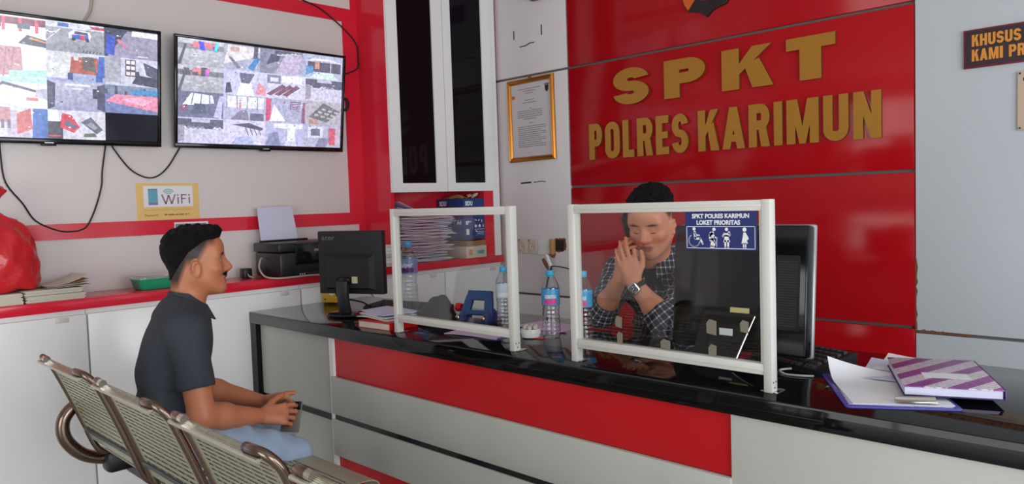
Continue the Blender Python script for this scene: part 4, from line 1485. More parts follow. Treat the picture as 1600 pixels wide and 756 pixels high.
(MB().tube(catmull([(0.0, -0.036, 0.145), (-0.035, -0.05, 0.12), (-0.04, -0.03, 0.085), (-0.03, 0.02, 0.07), (0.03, 0.06, 0.05), (0.06, 0.09, 0.02), (0.08, 0.10, 0.006)], 6), 0.004, 6).build('monitor_cable', M_CORD, t))

# yellow charger box behind the monitor
t = thing('yellow_box', 'small yellow box with a white disc on the counter behind the left monitor', 'box', flat(-3.428, 2.118, HT, 20))
MB().bx(-0.05, 0.05, 0, 0.05, 0, 0.085, bev=0.006).build('body', mat('yellow_plastic', C(226, 176, 50), 0.35), t)
MB(frame((0.016, -0.0005, 0.06), (1, 0, 0), (0, 0, 1), (0, -1, 0))).lathe([(0.022, 0), (0.022, 0.003), (0.016, 0.004)], 20).build('white_disc', M_WHITE, t)
MB(frame((-0.03, -0.0005, 0.018), (1, 0, 0), (0, 0, 1), (0, -1, 0))).lathe([(0.004, 0), (0.004, 0.002)], 10).build('screw', M_BLK, t)


def keyboard(name, label, M, L=0.44, D=0.145, rear=0.026):
    t = thing(name, label, 'keyboard', M)
    b = MB()
    loft(b, [[(-L / 2, -D / 2, 0.0), (L / 2, -D / 2, 0), (L / 2, D / 2, 0), (-L / 2, D / 2, 0)], [(-L / 2, -D / 2, 0.014), (L / 2, -D / 2, 0.014), (L / 2, D / 2, rear), (-L / 2, D / 2, rear)]])
    b.build('case', M_BLK, t, smooth=0)
    k = MB()
    n = int(L / 0.0195) - 1
    for rrow in range(6):
        y = -D / 2 + 0.014 + rrow * 0.0225 * D / 0.145
        z = 0.013 + (rear - 0.014) * (y + D / 2) / D
        if rrow == 0:
            xs = [(q * L / 0.44, wq * L / 0.44) for q, wq in [(-.20, .03), (-.165, .025), (-.135, .025), (-.02, .13), (.065, .025), (.10, .03), (.15, .018), (.172, .018), (.194, .018)]]
        else:
            xs = [(-L / 2 + 0.02 + q * 0.0195, 0.0165) for q in range(n) if q != 15]
        for x, wk in xs:
            loft(k, [[(x - wk / 2, y - .009, z), (x + wk / 2, y - .009, z), (x + wk / 2, y + .009, z), (x - wk / 2, y + .009, z)],
                     [(x - wk / 2 + .002, y - .007, z + .008), (x + wk / 2 - .002, y - .007, z + .008), (x + wk / 2 - .002, y + .007, z + .008), (x - wk / 2 + .002, y + .007, z + .008)]])
    o = k.build('keys', M_DKG, t, smooth=0)
    o['kind'] = 'stuff'
    return t


keyboard('keyboard', 'black keyboard lying behind the left monitor and loose papers', flat(-2.86, 2.19, HT, 12))

# papers under and beside the left monitor
for k, (x, y, d, m, lb) in enumerate(((-2.72, 1.985, 8, M_PAPERB, 'upper bluish sheet of the pile right of the left monitor'), (-2.735, 1.98, 2, M_PAPER, 'middle white sheet of the pile right of the left monitor'),
                                      (-2.71, 1.975, -4, M_PAPERB, 'lowest bluish sheet of the pile right of the left monitor'))):
    tag(MB().sheet(lambda u, v, k=k: (-0.12 + 0.24 * u, -0.06 + 0.15 * v, 0.003 + 0.004 * math.sin(4 * u + k) * v + 0.010 * (1 - u) ** 3 * (k == 0)), 10, 6, 0.004).build('paper_sheet', m, None, flat(x, y, HT + 0.022 - 0.008 * k, d)), lb, 'paper')
t = thing('red_book', 'red book lying under papers at the foot of the left glass screen', 'book', flat(-2.52, 1.765, HT, 4))
MB().bx(-0.11, 0.085, 0, 0.14, 0.002, 0.026).build('pages', M_PAPERY, t, smooth=0)
b = MB().bx(-0.112, 0.088, -0.003, 0.143, 0.026, 0.029).bx(-0.112, 0.088, -0.003, 0.143, 0, 0.002).bx(0.085, 0.089, -0.003, 0.143, 0, 0.029)
b.build('cover', M_REDC, t, smooth=0)
for k in range(3):
    tag(MB().sheet(lambda u, v, k=k: (-0.15 + 0.22 * u, 0.15 * v, 0.003 * math.sin(5 * u + k)), 8, 4, 0.0025).build('paper_sheet', [M_PAPERY, M_PAPERB, M_PAPERB][k], None, flat(-2.545 - 0.03 * k, 1.79 + 0.02 * k, HT + 0.0355 + 0.005 * k, -6 * k)),
        ['cream sheet lying directly on the red book', 'bluish sheet in the middle on the red book', 'bluish topmost sheet on the red book'][k], 'paper')


# ---------------------------------------------------------------- glass screens
def glass_screen(x0, x1, label, patches=()):
    t = thing('glass_screen', label, 'partition', Matrix.Translation((x0, 1.765, HT)), 'framed screens on the counter')
    L = x1 - x0
    zt, zb = 0.484, 0.043
    pw, fw_ = 0.022, 0.028
    b = MB().bx(0, pw, 0, 0.030, 0, zt, bev=0.0015)
    b.build('post', M_ALU, t)
    b = MB().bx(L - pw, L, 0, 0.030, 0, zt, bev=0.0015)
    b.build('post', M_ALU, t)
    for z0, z1 in ((zt - fw_, zt - 0.001), (zb, zb + fw_)):
        b = MB().bx(pw, L - pw, 0.002, 0.028, z0, z1, bev=0.0015).bx(pw, L - pw, 0.0, 0.030, z0 + 0.010, z0 + 0.018, bev=0.001)
        b.build('rail', M_ALU, t)
    for q in (pw, L - pw - 0.010):
        MB().bx(q, q + 0.010, 0.008, 0.022, zb + fw_, zt - fw_).build('bead', M_ALU, t)
    MB().bx(pw + 0.003, L - pw - 0.003, 0.013, 0.017, zb + fw_ - 0.004, zt - fw_ + 0.004).build('pane', M_PANE, t, smooth=0)
    for x in (0.0, L - pw):
        b = MB().bx(x - 0.012, x + pw + 0.012, 0.006, 0.05, 0, 0.003, bev=0.001)
        b.build('foot_plate', M_CHROME, t)
    b = MB()
    for dz, dy in ((0.012, 0.015), (0.026, 0.008), (0.026, 0.022)):
        b.lathe([(0.0022, 0), (0.0022, 0.001)], 8, frame((L, dy, dz), (0, 1, 0), (0, 0, 1), (1, 0, 0)))
    b.build('screw', M_DKG, t)
    for (px, pz, w, h, back) in patches:
        o = MB().prism([(px, pz), (px + w, pz - 0.004), (px + w + .001, pz + h), (px + w * .3, pz + h + .004), (px - .001, pz + h * .8)], 0.0008, frame((0, 0.0125, 0), (1, 0, 0), (0, 0, 1), (0, -1, 0))).build('tape_patch', M_TAPE, t, smooth=0)
    return t


glass_screen(-2.398, -1.738, 'left framed clear screen on the counter, bottles and papers behind it')
glass_screen(-1.492, -0.843, 'right framed clear screen with the blue priority notice stuck on it',
             ((0.163, 0.122, 0.022, 0.028, 0), (0.168, 0.075, 0.018, 0.028, 0), (0.318, 0.076, 0.030, 0.022, 0), (0.463, 0.132, 0.028, 0.034, 0), (0.468, 0.064, 0.022, 0.036, 0), (0.560, 0.146, 0.022, 0.026, 0)))

# priority notice
t = thing('priority_notice', 'blue notice with four white figures on the right glass screen', 'notice', on_back(-1.087, 0.911 + 0.224, 1.7772))
W, H = 0.205, 0.101
MB().bx(0, W, 0, H, 0, 0.0008).build('sheet', M_NAVY, t, smooth=0)
b = MB()
b.add_mesh(text_mesh('SPKT POLRES KARIMUN', 0.0158, 0.0006, ext=0.0004, align='CENTER', sx=0.98), Matrix.Translation((W / 2, 0.0835, 0.0008)))
b.add_mesh(text_mesh('LOKET PRIORITAS', 0.0158, 0.0006, ext=0.0004, align='CENTER', sx=0.98), Matrix.Translation((W / 2 - 0.006, 0.0665, 0.0008)))
b.build('lettering', M_INKW, t, smooth=0)
b = MB()
for x0, x1, y0, y1 in ((.003, .200, .0035, .005), (.003, .200, .0605, .062), (.003, .0045, .0035, .062), (.1985, .200, .0035, .062)):
    b.bx(x0, x1, y0, y1, 0.0008, 0.0012)
b.build('border_line', M_INKW, t, smooth=0)


def disc(b, x, y, r):
    b.prism([(x + r * math.cos(a), y + r * math.sin(a)) for a in [k * math.pi / 8 for k in range(16)]], 0.0004, z0=0.0008)


def fig(lines, discs, polys, nm, extra=None):
    b = MB()
    for pts, wd in lines:
        stroke2(b, pts, wd, 0.0008, 0.0004)
        for p in pts:
            disc(b, p[0], p[1], wd / 2)
    for d in discs:
        disc(b, *d)
    for p in polys:
        b.prism(p, 0.0004, z0=0.0008)
    o = b.build(nm, M_INKW, t, smooth=0)
    return o


arc = lambda cx, cy, r, a0, a1: [(cx + r * math.cos(math.radians(a)), cy + r * math.sin(math.radians(a))) for a in np.linspace(a0, a1, 18)]
fig([([(.028, .046), (.029, .031)], .007), ([(.030, .029), (.044, .029), (.051, .016)], .0055), ([(.029, .039), (.041, .038)], .004), (arc(.026, .024, .0165, 128, 345), .003)], [(.026, .055, .0045)], [], 'wheelchair_figure')
fig([([(.081, .045), (.073, .038), (.075, .026)], .007), ([(.076, .044), (.081, .028), (.077, .008)], .0075), ([(.080, .028), (.087, .020), (.083, .008)], .0055), ([(.082, .042), (.086, .034), (.093, .031)], .0035), ([(.093, .031), (.092, .008)], .0014)], [(.085, .054, .0046)], [], 'walking_stick_figure')
fig([([(.114, .044), (.110, .036)], .0035), ([(.113, .036), (.120, .038), (.126, .036), (.131, .040), (.128, .044)], .004), ([(.117, .024), (.117, .007)], .005), ([(.125, .024), (.125, .007)], .005)], [(.121, .054, .0046), (.128, .046, .003)],
    [[(.114, .044), (.128, .044), (.127, .030), (.131, .021), (.111, .021), (.115, .030)]], 'carrying_figure')
fig([([(.168, .018), (.168, .007)], .0035), ([(.1735, .018), (.1735, .007)], .0035)], [(.171, .0535, .0055)],
    [[(.168, .046), (.174, .046), (.181, .034), (.182, .029), (.177, .026), (.180, .018), (.162, .018), (.165, .030)]], 'expecting_figure')


# ---------------------------------------------------------------- bottles
def bottle(label, x, y, h, r, group, wrap, rot=0):
    t = thing('water_bottle', label, 'bottle', flat(x, y, HT, rot), group)
    prof = [(0.0, 0.004), (r * .6, 0.002), (r * .86, 0.0), (r * .97, 0.010)]
    z = 0.012
    top = h * 0.60
    n = 7
    waist = lambda q: 1 - 0.10 * math.exp(-((q - 0.62) / 0.16) ** 2)
    for k in range(n):
        za = z + (top * .80 - z) * k / n
        zb = z + (top * .80 - z) * (k + 1) / n
        for f, rr in ((.15, 1.0), (.5, 1.0), (.72, .945), (.86, .945)):
            zz = za + (zb - za) * f
            prof.append((r * rr * waist(zz / top), zz))
    lz0, lz1 = top * .82, h * .73
    prof += [(r * .985, lz0), (r * .985, lz1), (r * .97, h * .75), (r * .80, h * .82), (r * .58, h * .88), (r * .42, h * .92), (r * .39, h * .935)]
    outer = list(prof)
    inner = [(max(q - 0.0012, 0.0005), zz + (0.0012 if i < 3 else 0)) for i, (q, zz) in enumerate(prof)][::-1]
    MB().lathe(outer, 28, cap=False).build('body', M_PET, t, smooth=60)
    b = MB().lathe([(r * .45, h * .93), (r * .46, h * .935), (r * .46, h * .995), (r * .42, h)], 28)
    b.build('cap', M_CAPB, t)
    MB().lathe([(r * .47, h * .915), (r * .47, h * .925)], 24).build('neck_ring', M_CAPB, t)
    wr = MB()
    for k in range(28):
        pass
    wr.lathe([(r * .992, lz0), (r * .998, lz0 + .001), (r * .998, lz1 - .001), (r * .992, lz1)], 40, cap=False)
    lb = wr.build('label_wrap', wrap[0], t)

    def curved(b2, me, zc, a0):
        for v in me.vertices:
            a = a0 + v.co.x / r
            rr = r * 1.002 + v.co.z
            v.co = (rr * math.cos(a), rr * math.sin(a), zc + v.co.y)
        b2.add_mesh(me)
    a0 = -math.pi / 2 + wrap[2]
    band = MB()
    lh = lz1 - lz0
    for q in range(14):
        a1, a2 = a0 - .75 + 1.5 * q / 14, a0 - .75 + 1.5 * (q + 1) / 14
        hh = lambda a: lh * (.13 + .03 * math.cos((a - a0) * 2))
        P = lambda a, zz, rr=1.003: (r * rr * math.cos(a), r * rr * math.sin(a), zz)
        zc = lz0 + lh * .24
        band.poly([P(a1, zc - hh(a1)), P(a2, zc - hh(a2)), P(a2, zc + hh(a2)), P(a1, zc + hh(a1))])
    band.build('pink_band', wrap[1], lb)
    tx = MB()
    curved(tx, text_mesh(wrap[3], lh * .42, 0.0008, ext=0.0004, align='CENTER', sx=.9), lz0 + lh * .46, a0)
    tx.build('brand_print', M_INKW, lb, smooth=0)
    return t


M_LAB = mat('blue_bottle_label', C(70, 160, 210), 0.35, var=0.12, scale=60)
M_LAB2 = mat('blue_violet_label', C(110, 130, 190), 0.35, var=0.12, scale=60)
M_PINK = mat('pink_label_band', C(226, 70, 140), 0.4)
gb = 'clear water bottles on the counter'
VA = math.radians(42)
bottle('large clear water bottle behind the left screen\'s left post', -3.00, 2.31, 0.318, 0.0455, gb, (M_LAB2, M_NAVY, VA, 'uiper'))
bottle('clear water bottle behind the left screen, beside the blue punch', -2.118, 2.10, 0.240, 0.032, gb, (mat('clear_label', C(196, 206, 220), 0.3), M_PAPER, VA, ''))
bottle('clear water bottle standing free between the two glass screens', -1.807, 2.03, 0.245, 0.0335, gb, (M_LAB, M_PINK, math.radians(40), 'uanu'))
bottle('clear water bottle behind the right screen\'s left post', -1.672, 2.05, 0.247, 0.0335, gb, (M_LAB, M_PINK, math.radians(20), 'uanu'))

# ---------------------------------------------------------------- soft black bag
def soft_bag():
    b = bmesh.new()
    nu, nv = 40, 20
    rows = []
    for j in range(nv + 1):
        v = j / nv
        row = []
        for i in range(nu):
            a = 2 * math.pi * i / nu
            prof = math.sin(math.pi * min(1, 0.08 + v * .92)) ** .45 if v < .999 else 0.0
            x = 0.185 * math.cos(a) * (1 - 0.62 * v ** 2.2) + 0.035 * v
            y = 0.08 * math.sin(a) * (1 - 0.75 * v ** 2)
            z = 0.112 * v * (0.74 + 0.26 * math.tanh((x + 0.02) * 18)) * (1 if x < 0.11 else max(.25, 1 - (x - .11) * 9))
            z += 0.0015 * math.sin(4 * a + 3 * v)
            row.append(b.verts.new((x, y, max(0, z))))
        rows.append(row)
    for A, B in zip(rows, rows[1:]):
        for k in range(nu):
            b.faces.new((A[k], A[(k + 1) % nu], B[(k + 1) % nu], B[k]))
    b.faces.new(rows[-1])
    b.faces.new(rows[0][::-1])
    me = bpy.data.meshes.new('bag')
    b.to_mesh(me)
    b.free()
    return me


t = thing('black_bag', 'soft dark bag lying on the counter behind the left glass screen', 'bag', flat(-2.50, 2.045, HT, 12) @ Matrix.Diagonal((.68, .8, 1, 1)))
MB().add_mesh(soft_bag()).build('bag_body', mat('dark_fabric', C(24, 19, 22), 0.6, var=0.12, scale=8, bump=0.1, bscale=120), t, smooth=80)
MB().tube(catmull([(-0.12, -0.055, 0.055), (-0.03, -0.06, 0.066), (0.05, -0.05, 0.078), (0.09, -0.03, 0.084)], 5), 0.0025, 6).build('zip', M_BLK, t)

# ---------------------------------------------------------------- blue paper punch
t = thing('paper_punch', 'big blue paper punch on the counter behind the left glass screen', 'paper punch', flat(-2.268, 2.085, HT, 14))
MB().bx(-0.085, 0.085, -0.045, 0.065, 0, 0.012, bev=0.003).build('base', mat('navy_plastic', C(34, 44, 78), 0.4), t)
for x in (-0.062, 0.062):
    MB(frame((x - 0.012, 0, 0.012), (0, 1, 0), (0, 0, 1), (1, 0, 0))).prism([(-.04, 0), (.045, 0), (.05, .03), (.03, .05), (-.01, .035), (-.04, .015)], 0.024, bev=0.002).build('side_cheek', M_BLUEP, t)
b = MB(frame((0, 0, 0), (1, 0, 0), (0, 0.36, 0.93), (0, -0.93, 0.36)))
for p in ([(-.080, .03), (-.045, .03), (-.035, .055), (-.030, .095), (-.05, .125), (-.062, .115)], [(.080, .03), (.045, .03), (.035, .055), (.030, .095), (.05, .125), (.062, .115)], [(-.062, .098), (.062, .098), (.058, .138), (-.058, .138)], [(-.05, .035), (.05, .035), (.05, .055), (-.05, .055)]):
    b.prism(p, 0.014 + 0.0006 * len(p), z0=0.0, bev=0.002)
b.build('lever', M_BLUEP, t)
for x in (-0.062, 0.062):
    MB(frame((x, -0.018, 0.03), (1, 0, 0), (0, 0, 1), (0, -1, 0))).lathe([(0.010, 0), (0.010, 0.03), (0.007, 0.032)], 14).build('pin', M_CHROME, t)
MB(frame((-0.095, 0.02, 0.062), (0, 1, 0), (0, 0, 1), (-1, 0, 0))).lathe([(0.016, -0.012), (0.018, 0.0), (0.018, 0.012), (0.012, 0.016)], 16).build('red_knob', M_REDC, t)

# ---------------------------------------------------------------- lilac sheets and the little dish
t = thing('lilac_folder', 'lilac paper folder with a blue edge under the left glass screen', 'folder', flat(-2.075, 1.925, HT, 8))
MB().sheet(lambda u, v: (-0.13 + 0.25 * u, -0.06 + 0.17 * v, 0.004 + 0.003 * math.sin(4 * u)), 8, 4, 0.003).build('paper', M_PAPERP, t)
MB().bx(-0.10, 0.135, -0.05, 0.115, 0, 0.002).build('backing', mat('blue_card', C(62, 80, 150), 0.45), t)
tag(MB().sheet(lambda u, v: (-0.10 + 0.24 * u, -0.05 + 0.16 * v, 0.003 + 0.002 * math.sin(5 * u)), 8, 4, 0.0025).build('lilac_sheet', M_PAPERP, None, flat(-1.99, 2.17, HT, -4)), 'lilac sheet lying between the blue punch and the free standing bottle', 'paper')
tag(MB().sheet(lambda u, v: (-0.12 + 0.22 * u, -0.05 + 0.15 * v, 0.003 + 0.002 * math.sin(5 * u)), 8, 4, 0.0025).build('white_sheet', M_PAPERB, None, flat(-2.42, 2.22, HT, 12)), 'bluish white sheet behind the dark bag at the counter\'s back edge', 'paper')
t = thing('moistener_dish', 'small round white dish with beige lumps beside the free standing bottle', 'dish', flat(-1.868, 1.985, HT, 0))
MB().lathe([(0.022, 0), (0.033, 0.004), (0.038, 0.020), (0.036, 0.034), (0.031, 0.034), (0.029, 0.022), (0.0, 0.020)], 28).build('dish', M_WHITE, t)
for k in range(6):
    a = k * math.pi / 3
    MB().ball((0.021 * math.cos(a), 0.021 * math.sin(a), 0.036), (0.009, 0.009, 0.012), seg=10).build('lump', M_IVORY, t)
tag(MB().bx(-0.02, 0.02, -0.012, 0.012, 0, 0.003, bev=0.001).build('red_reflection', M_REDC, None, flat(-1.828, 1.985, HT, 10)), 'flat red piece imitating a reflection at the foot of the free standing bottle', 'clip')  # solid red piece imitates red light reflected at the bottle's foot

# ---------------------------------------------------------------- all-in-one computer seen from behind
MA = Matrix.Translation((-1.08, 2.05, HT)) @ Matrix.Rotation(math.radians(0), 4, 'Z')
t = thing('all_in_one_computer', 'large black computer screen behind the right glass screen, seen from behind', 'computer', MA)
W = 0.428
tl = Matrix.Rotation(math.radians(-5), 4, 'X')
TT = Matrix.Translation((0, 0, 0.036)) @ tl
MB(TT).bx(-W / 2, W / 2, -0.03, 0.010, 0, 0.37, bev=0.008).build('rear_shell', M_BLKS, t)
MB(TT).bx(-W / 2 - 0.003, W / 2 + 0.003, 0.0105, 0.019, -0.004, 0.374, bev=0.006).build('silver_bezel', M_SILVER, t)
MB(TT).bx(-W / 2 + .012, W / 2 - .012, 0.0185, 0.0198, 0.03, 0.36).build('screen', M_BLKS, t)
b = MB(TT)
for k in range(26):
    b.bx(W / 2 - 0.085, W / 2 - 0.03, -0.0325, -0.029, 0.085 + k * 0.0072, 0.0885 + k * 0.0072)
o = b.build('vent_grille', M_DKG, t, smooth=0)
MB(TT).bx(W / 2 - 0.09, W / 2 - 0.022, -0.0312, -0.0295, 0.075, 0.285).build('vent_recess', M_BLK, t)
MB(TT).bx(W / 2 - 0.23, W / 2 - 0.17, -0.0318, -0.0300, 0.112, 0.127).build('sticker', mat('sticker_yellow', C(206, 188, 130), 0.5), t, smooth=0)
MB(TT).bx(W / 2 - 0.235, W / 2 - 0.225, -0.0318, -0.0300, 0.34, 0.345).build('light', M_SILVER, t)
loft(MB(), [[(-.10, -.028, .14), (.065, -.028, .14), (.065, -.020, .15), (-.10, -.020, .15)], [(-.10, -.115, .006), (.04, -.115, .006), (.04, -.105, .006), (-.10, -.105, .006)]]).build('easel_leg', M_BLKS, t, smooth=0)
MB().tube([(0.066, -.030, .145), (0.052, -.075, .075), (0.040, -.118, .008)], [0.002, 0.0025, 0.003], 8).build('leg_edge', M_CHROME, t)
MB().bx(-0.03, 0.012, -0.062, -0.0605, 0.088, 0.108, frame((0, 0, 0), (1, 0, 0), (0, 1, 0), (0, 0, 1))).build('white_sticker', M_PAPER, t, smooth=0)
MB().bx(-0.14, 0.015, -0.09, 0.05, 0, 0.012, bev=0.005).build('base', M_BLKS, t)

keyboard('keyboard', 'black keyboard right of the right glass screen, its keys facing the wall', flat(-0.925, 2.128, HT, -18), 0.24, 0.17, 0.042)
tag(MB().tube(catmull([(-0.90, 2.005, HT + 0.012), (-0.925, 1.985, HT + 0.008), (-0.90, 1.965, HT + 0.004), (-0.86, 1.97, HT + 0.004), (-0.83, 1.985, HT + 0.004)], 6), 0.003, 6).build('white_cable', M_SILVER),
    'pale cable lying in front of the right keyboard', 'cable')

# ---------------------------------------------------------------- clipboard, sheets and the batik covered book
MCB = flat(-0.637, 1.95, HT, 31)
t = thing('clipboard', 'blue clipboard with a metal clip and white papers at the counter\'s right end', 'clipboard', MCB)
MB().prism([(x, y) for x, y in rrect(0.245, 0.33, 0.012)], 0.004, bev=0.001).build('board', mat('blue_board', C(78, 74, 160), 0.35), t)
MC = Matrix.Rotation(0, 4, 'Z')
MB().bx(-0.01, 0.075, -0.148, -0.126, 0.011, 0.014, bev=0.001).tube([(-0.01, -0.128, 0.016), (0.075, -0.128, 0.016)], 0.006, 8).build('clip', M_CHROME, t)
for k in range(3):
    MB().sheet(lambda u, v, k=k: (-0.108 + 0.215 * u, -0.150 + 0.29 * v, 0.0045 + 0.0016 * k + 0.05 * max(0, (v - .72) / .28) ** 2 * (1 - u) ** 1.5 * (k / 2) + 0.0008 * math.sin(6 * u + 3 * v)), 12, 14, 0.001, Matrix.Rotation(math.radians(-1.5 + 1.5 * k), 4, 'Z')).build('paper', M_PAPERB if k < 2 else M_PAPER, t)
tag(MB().sheet(lambda u, v: (-0.06 + 0.15 * u, -0.07 + 0.20 * v, 0.004 + 0.035 * max(0, v - .55) ** 1.2 * (1 - u)), 8, 10, 0.001).build('white_sheet', M_PAPERB, None, flat(-0.68, 2.085, HT + 0.0085, 8)),
    'white sheet between the clipboard and the purple book, its far corner curling up', 'paper')
tag(MB().sheet(lambda u, v: (-0.05 + 0.12 * u, -0.07 + 0.17 * v, 0.004 + 0.04 * max(0, v - .6) ** 1.2 * (1 - u)), 8, 10, 0.001).build('white_sheet', M_PAPER, None, flat(-0.68, 2.185, HT + 0.0112, 4)),
    'topmost white sheet sticking out from under the purple book', 'paper')


def batik():
    m = bpy.data.materials.new('purple_batik_cover')
    m.use_nodes = True
    nt = m.node_tree
    b = nt.nodes['Principled BSDF']
    b.inputs['Roughness'].default_value = 0.4
    tc = nt.nodes.new('ShaderNodeTexCoord')
    mp1 = nt.nodes.new('ShaderNodeMapping')
    mp1.inputs['Rotation'].default_value = (0, 0, math.radians(38))
    nt.links.new(tc.outputs['Object'], mp1.inputs[0])
    w1 = nt.nodes.new('ShaderNodeTexWave')
    w1.inputs['Scale'].default_value = 4.4
    nt.links.new(mp1.outputs[0], w1.inputs[0])
    r1 = nt.nodes.new('ShaderNodeMath')
    r1.operation = 'GREATER_THAN'
    r1.inputs[1].default_value = 0.45
    nt.links.new(w1.outputs['Fac'], r1.inputs[0])
    w2 = nt.nodes.new('ShaderNodeTexWave')
    w2.inputs['Scale'].default_value = 22
    w2.bands_direction = 'Y'
    nt.links.new(mp1.outputs[0], w2.inputs[0])
    v = nt.nodes.new('ShaderNodeTexVoronoi')
    v.inputs['Scale'].default_value = 130
    nt.links.new(mp1.outputs[0], v.inputs[0])
    r2 = nt.nodes.new('ShaderNodeMath')
    r2.operation = 'MULTIPLY'
    nt.links.new(w2.outputs['Fac'], r2.inputs[0])
    nt.links.new(v.outputs['Distance'], r2.inputs[1])
    mx = nt.nodes.new('ShaderNodeMix')
    mx.data_type = 'RGBA'
    mx.inputs[6].default_value = (*C(214, 206, 212), 1)
    mx.inputs[7].default_value = (*C(120, 84, 122), 1)
    nt.links.new(r2.outputs[0], mx.inputs[0])
    v2 = nt.nodes.new('ShaderNodeTexVoronoi')
    v2.inputs['Scale'].default_value = 90
    nt.links.new(mp1.outputs[0], v2.inputs[0])
    my = nt.nodes.new('ShaderNodeMix')
    my.data_type = 'RGBA'
    my.inputs[6].default_value = (*C(112, 38, 116), 1)
    my.inputs[7].default_value = (*C(150, 84, 152), 1)
    nt.links.new(v2.outputs['Distance'], my.inputs[0])
    mz = nt.nodes.new('ShaderNodeMix')
    mz.data_type = 'RGBA'
    nt.links.new(r1.outputs[0], mz.inputs[0])
    nt.links.new(my.outputs[2], mz.inputs[6])
    nt.links.new(mx.outputs[2], mz.inputs[7])
    nt.links.new(mz.outputs[2], b.inputs['Base Color'])
    return m


# corners of the book on the counter: near-left, near-right, far-right, far-left
t = thing('batik_book', 'hardcover book with purple and white batik cover at the counter\'s right end', 'book', flat(-0.522, 2.012, HT + 0.0150, 24))
MB().bx(-0.099, 0.099, -0.10, 0.215, 0.003, 0.021).build('pages', M_PAPERB, t, smooth=0)
MB().bx(-0.102, 0.102, -0.104, 0.219, 0.0212, 0.0242, bev=0.001).build('front_cover', batik(), t)
MB().bx(-0.102, 0.102, -0.104, 0.219, 0, 0.003, bev=0.001).build('back_cover', mat('navy_cloth', C(50, 44, 86), 0.5), t)
MB().bx(0.1025, 0.1055, -0.104, 0.219, 0.0, 0.0242, bev=0.001).build('spine', mat('purple_cloth', C(96, 60, 128), 0.5), t)
MB().bx(-0.045, 0.055, -0.01, 0.045, 0.0243, 0.0248).build('title_patch', M_PAPER, t, smooth=0)
# ================================================================== waiting bench
def slot_mat():
    m = mat('perforated_olive_steel', C(172, 170, 146), 0.36, metal=0.5)
    nt = m.node_tree
    b = nt.nodes['Principled BSDF']
    out = nt.nodes['Material Output']
    uv = nt.nodes.new('ShaderNodeUVMap')
    sx = nt.nodes.new('ShaderNodeSeparateXYZ')
    nt.links.new(uv.outputs[0], sx.inputs[0])

    def band(src, period, fill, edge0=None, edge1=None):
        d = nt.nodes.new('ShaderNodeMath')
        d.operation = 'DIVIDE'
        d.inputs[1].default_value = period
        nt.links.new(sx.outputs[src], d.inputs[0])
        fr = nt.nodes.new('ShaderNodeMath')
        fr.operation = 'FRACT'
        nt.links.new(d.outputs[0], fr.inputs[0])
        lt = nt.nodes.new('ShaderNodeMath')
        lt.operation = 'LESS_THAN'
        lt.inputs[1].default_value = fill
        nt.links.new(fr.outputs[0], lt.inputs[0])
        return lt

    def inside(src, a, c):
        g = nt.nodes.new('ShaderNodeMath')
        g.operation = 'GREATER_THAN'
        g.inputs[1].default_value = a
        nt.links.new(sx.outputs[src], g.inputs[0])
        l = nt.nodes.new('ShaderNodeMath')
        l.operation = 'LESS_THAN'
        l.inputs[1].default_value = c
        nt.links.new(sx.outputs[src], l.inputs[0])
        return g, l
    parts = [band('Y', 0.0105, 0.36), band('X', 0.058, 0.86), *inside('X', 0.025, PW - 0.025), *inside('Y', 0.028, PL - 0.02)]
    cur = parts[0]
    for q in parts[1:]:
        mu = nt.nodes.new('ShaderNodeMath')
        mu.operation = 'MULTIPLY'
        nt.links.new(cur.outputs[0], mu.inputs[0])
        nt.links.new(q.outputs[0], mu.inputs[1])
        cur = mu
    tr = nt.nodes.new('ShaderNodeBsdfTransparent')
    mx = nt.nodes.new('ShaderNodeMixShader')
    nt.links.new(cur.outputs[0], mx.inputs[0])
    nt.links.new(b.outputs[0], mx.inputs[1])
    nt.links.new(tr.outputs[0], mx.inputs[2])
    nt.links.new(mx.outputs[0], out.inputs[0])
    return m


PW = 0.435
BX0, PITCH = -2.925, 0.557                     # left edge of the first back, seat spacing
back_prof = catmull([(0.668, 0.795), (0.690, 0.802), (0.703, 0.785), (0.735, 0.71), (0.775, 0.61), (0.815, 0.50)], 7)
seat_prof = catmull([(0.835, 0.462), (0.87, 0.437), (0.94, 0.425), (1.05, 0.430), (1.18, 0.438), (1.28, 0.440), (1.325, 0.425), (1.338, 0.400)], 6)
plen = lambda P: sum((b - a).length for a, b in zip(P, P[1:]))
B3 = [Vector((0, y, z)) for y, z in [(p[0], p[1]) for p in catmull([(0.668, 0.792, 0), (0.688, 0.802, 0), (0.703, 0.785, 0), (0.735, 0.71, 0), (0.775, 0.61, 0), (0.818, 0.49, 0)], 7)]]
S3 = [Vector((0, p[0], p[1])) for p in catmull([(0.840, 0.460, 0), (0.872, 0.440, 0), (0.94, 0.428, 0), (1.05, 0.432, 0), (1.18, 0.438, 0), (1.28, 0.440, 0), (1.325, 0.428, 0), (1.340, 0.400, 0)], 6)]
PL = plen(B3)
M_SLOT = slot_mat()
M_CAPD = mat('dark_blue_cap', C(34, 34, 58), 0.3)
M_EDGE = mat('olive_steel_edge', C(182, 180, 164), 0.3, metal=0.6)
bench = thing('waiting_bench', 'row of olive perforated steel waiting seats with chrome tubes, backs to the viewer', 'bench', Matrix.Translation((0, 0, 0)))


def strip(P, x0, w, M=None):
    L = plen(P)
    n = len(P) - 1

    def fn(u, v):
        q = min(n - 1e-6, v * n)
        i = int(q)
        p = P[i].lerp(P[i + 1], q - i)
        return (x0 + w * u, p.y, p.z)
    return fn, n, L


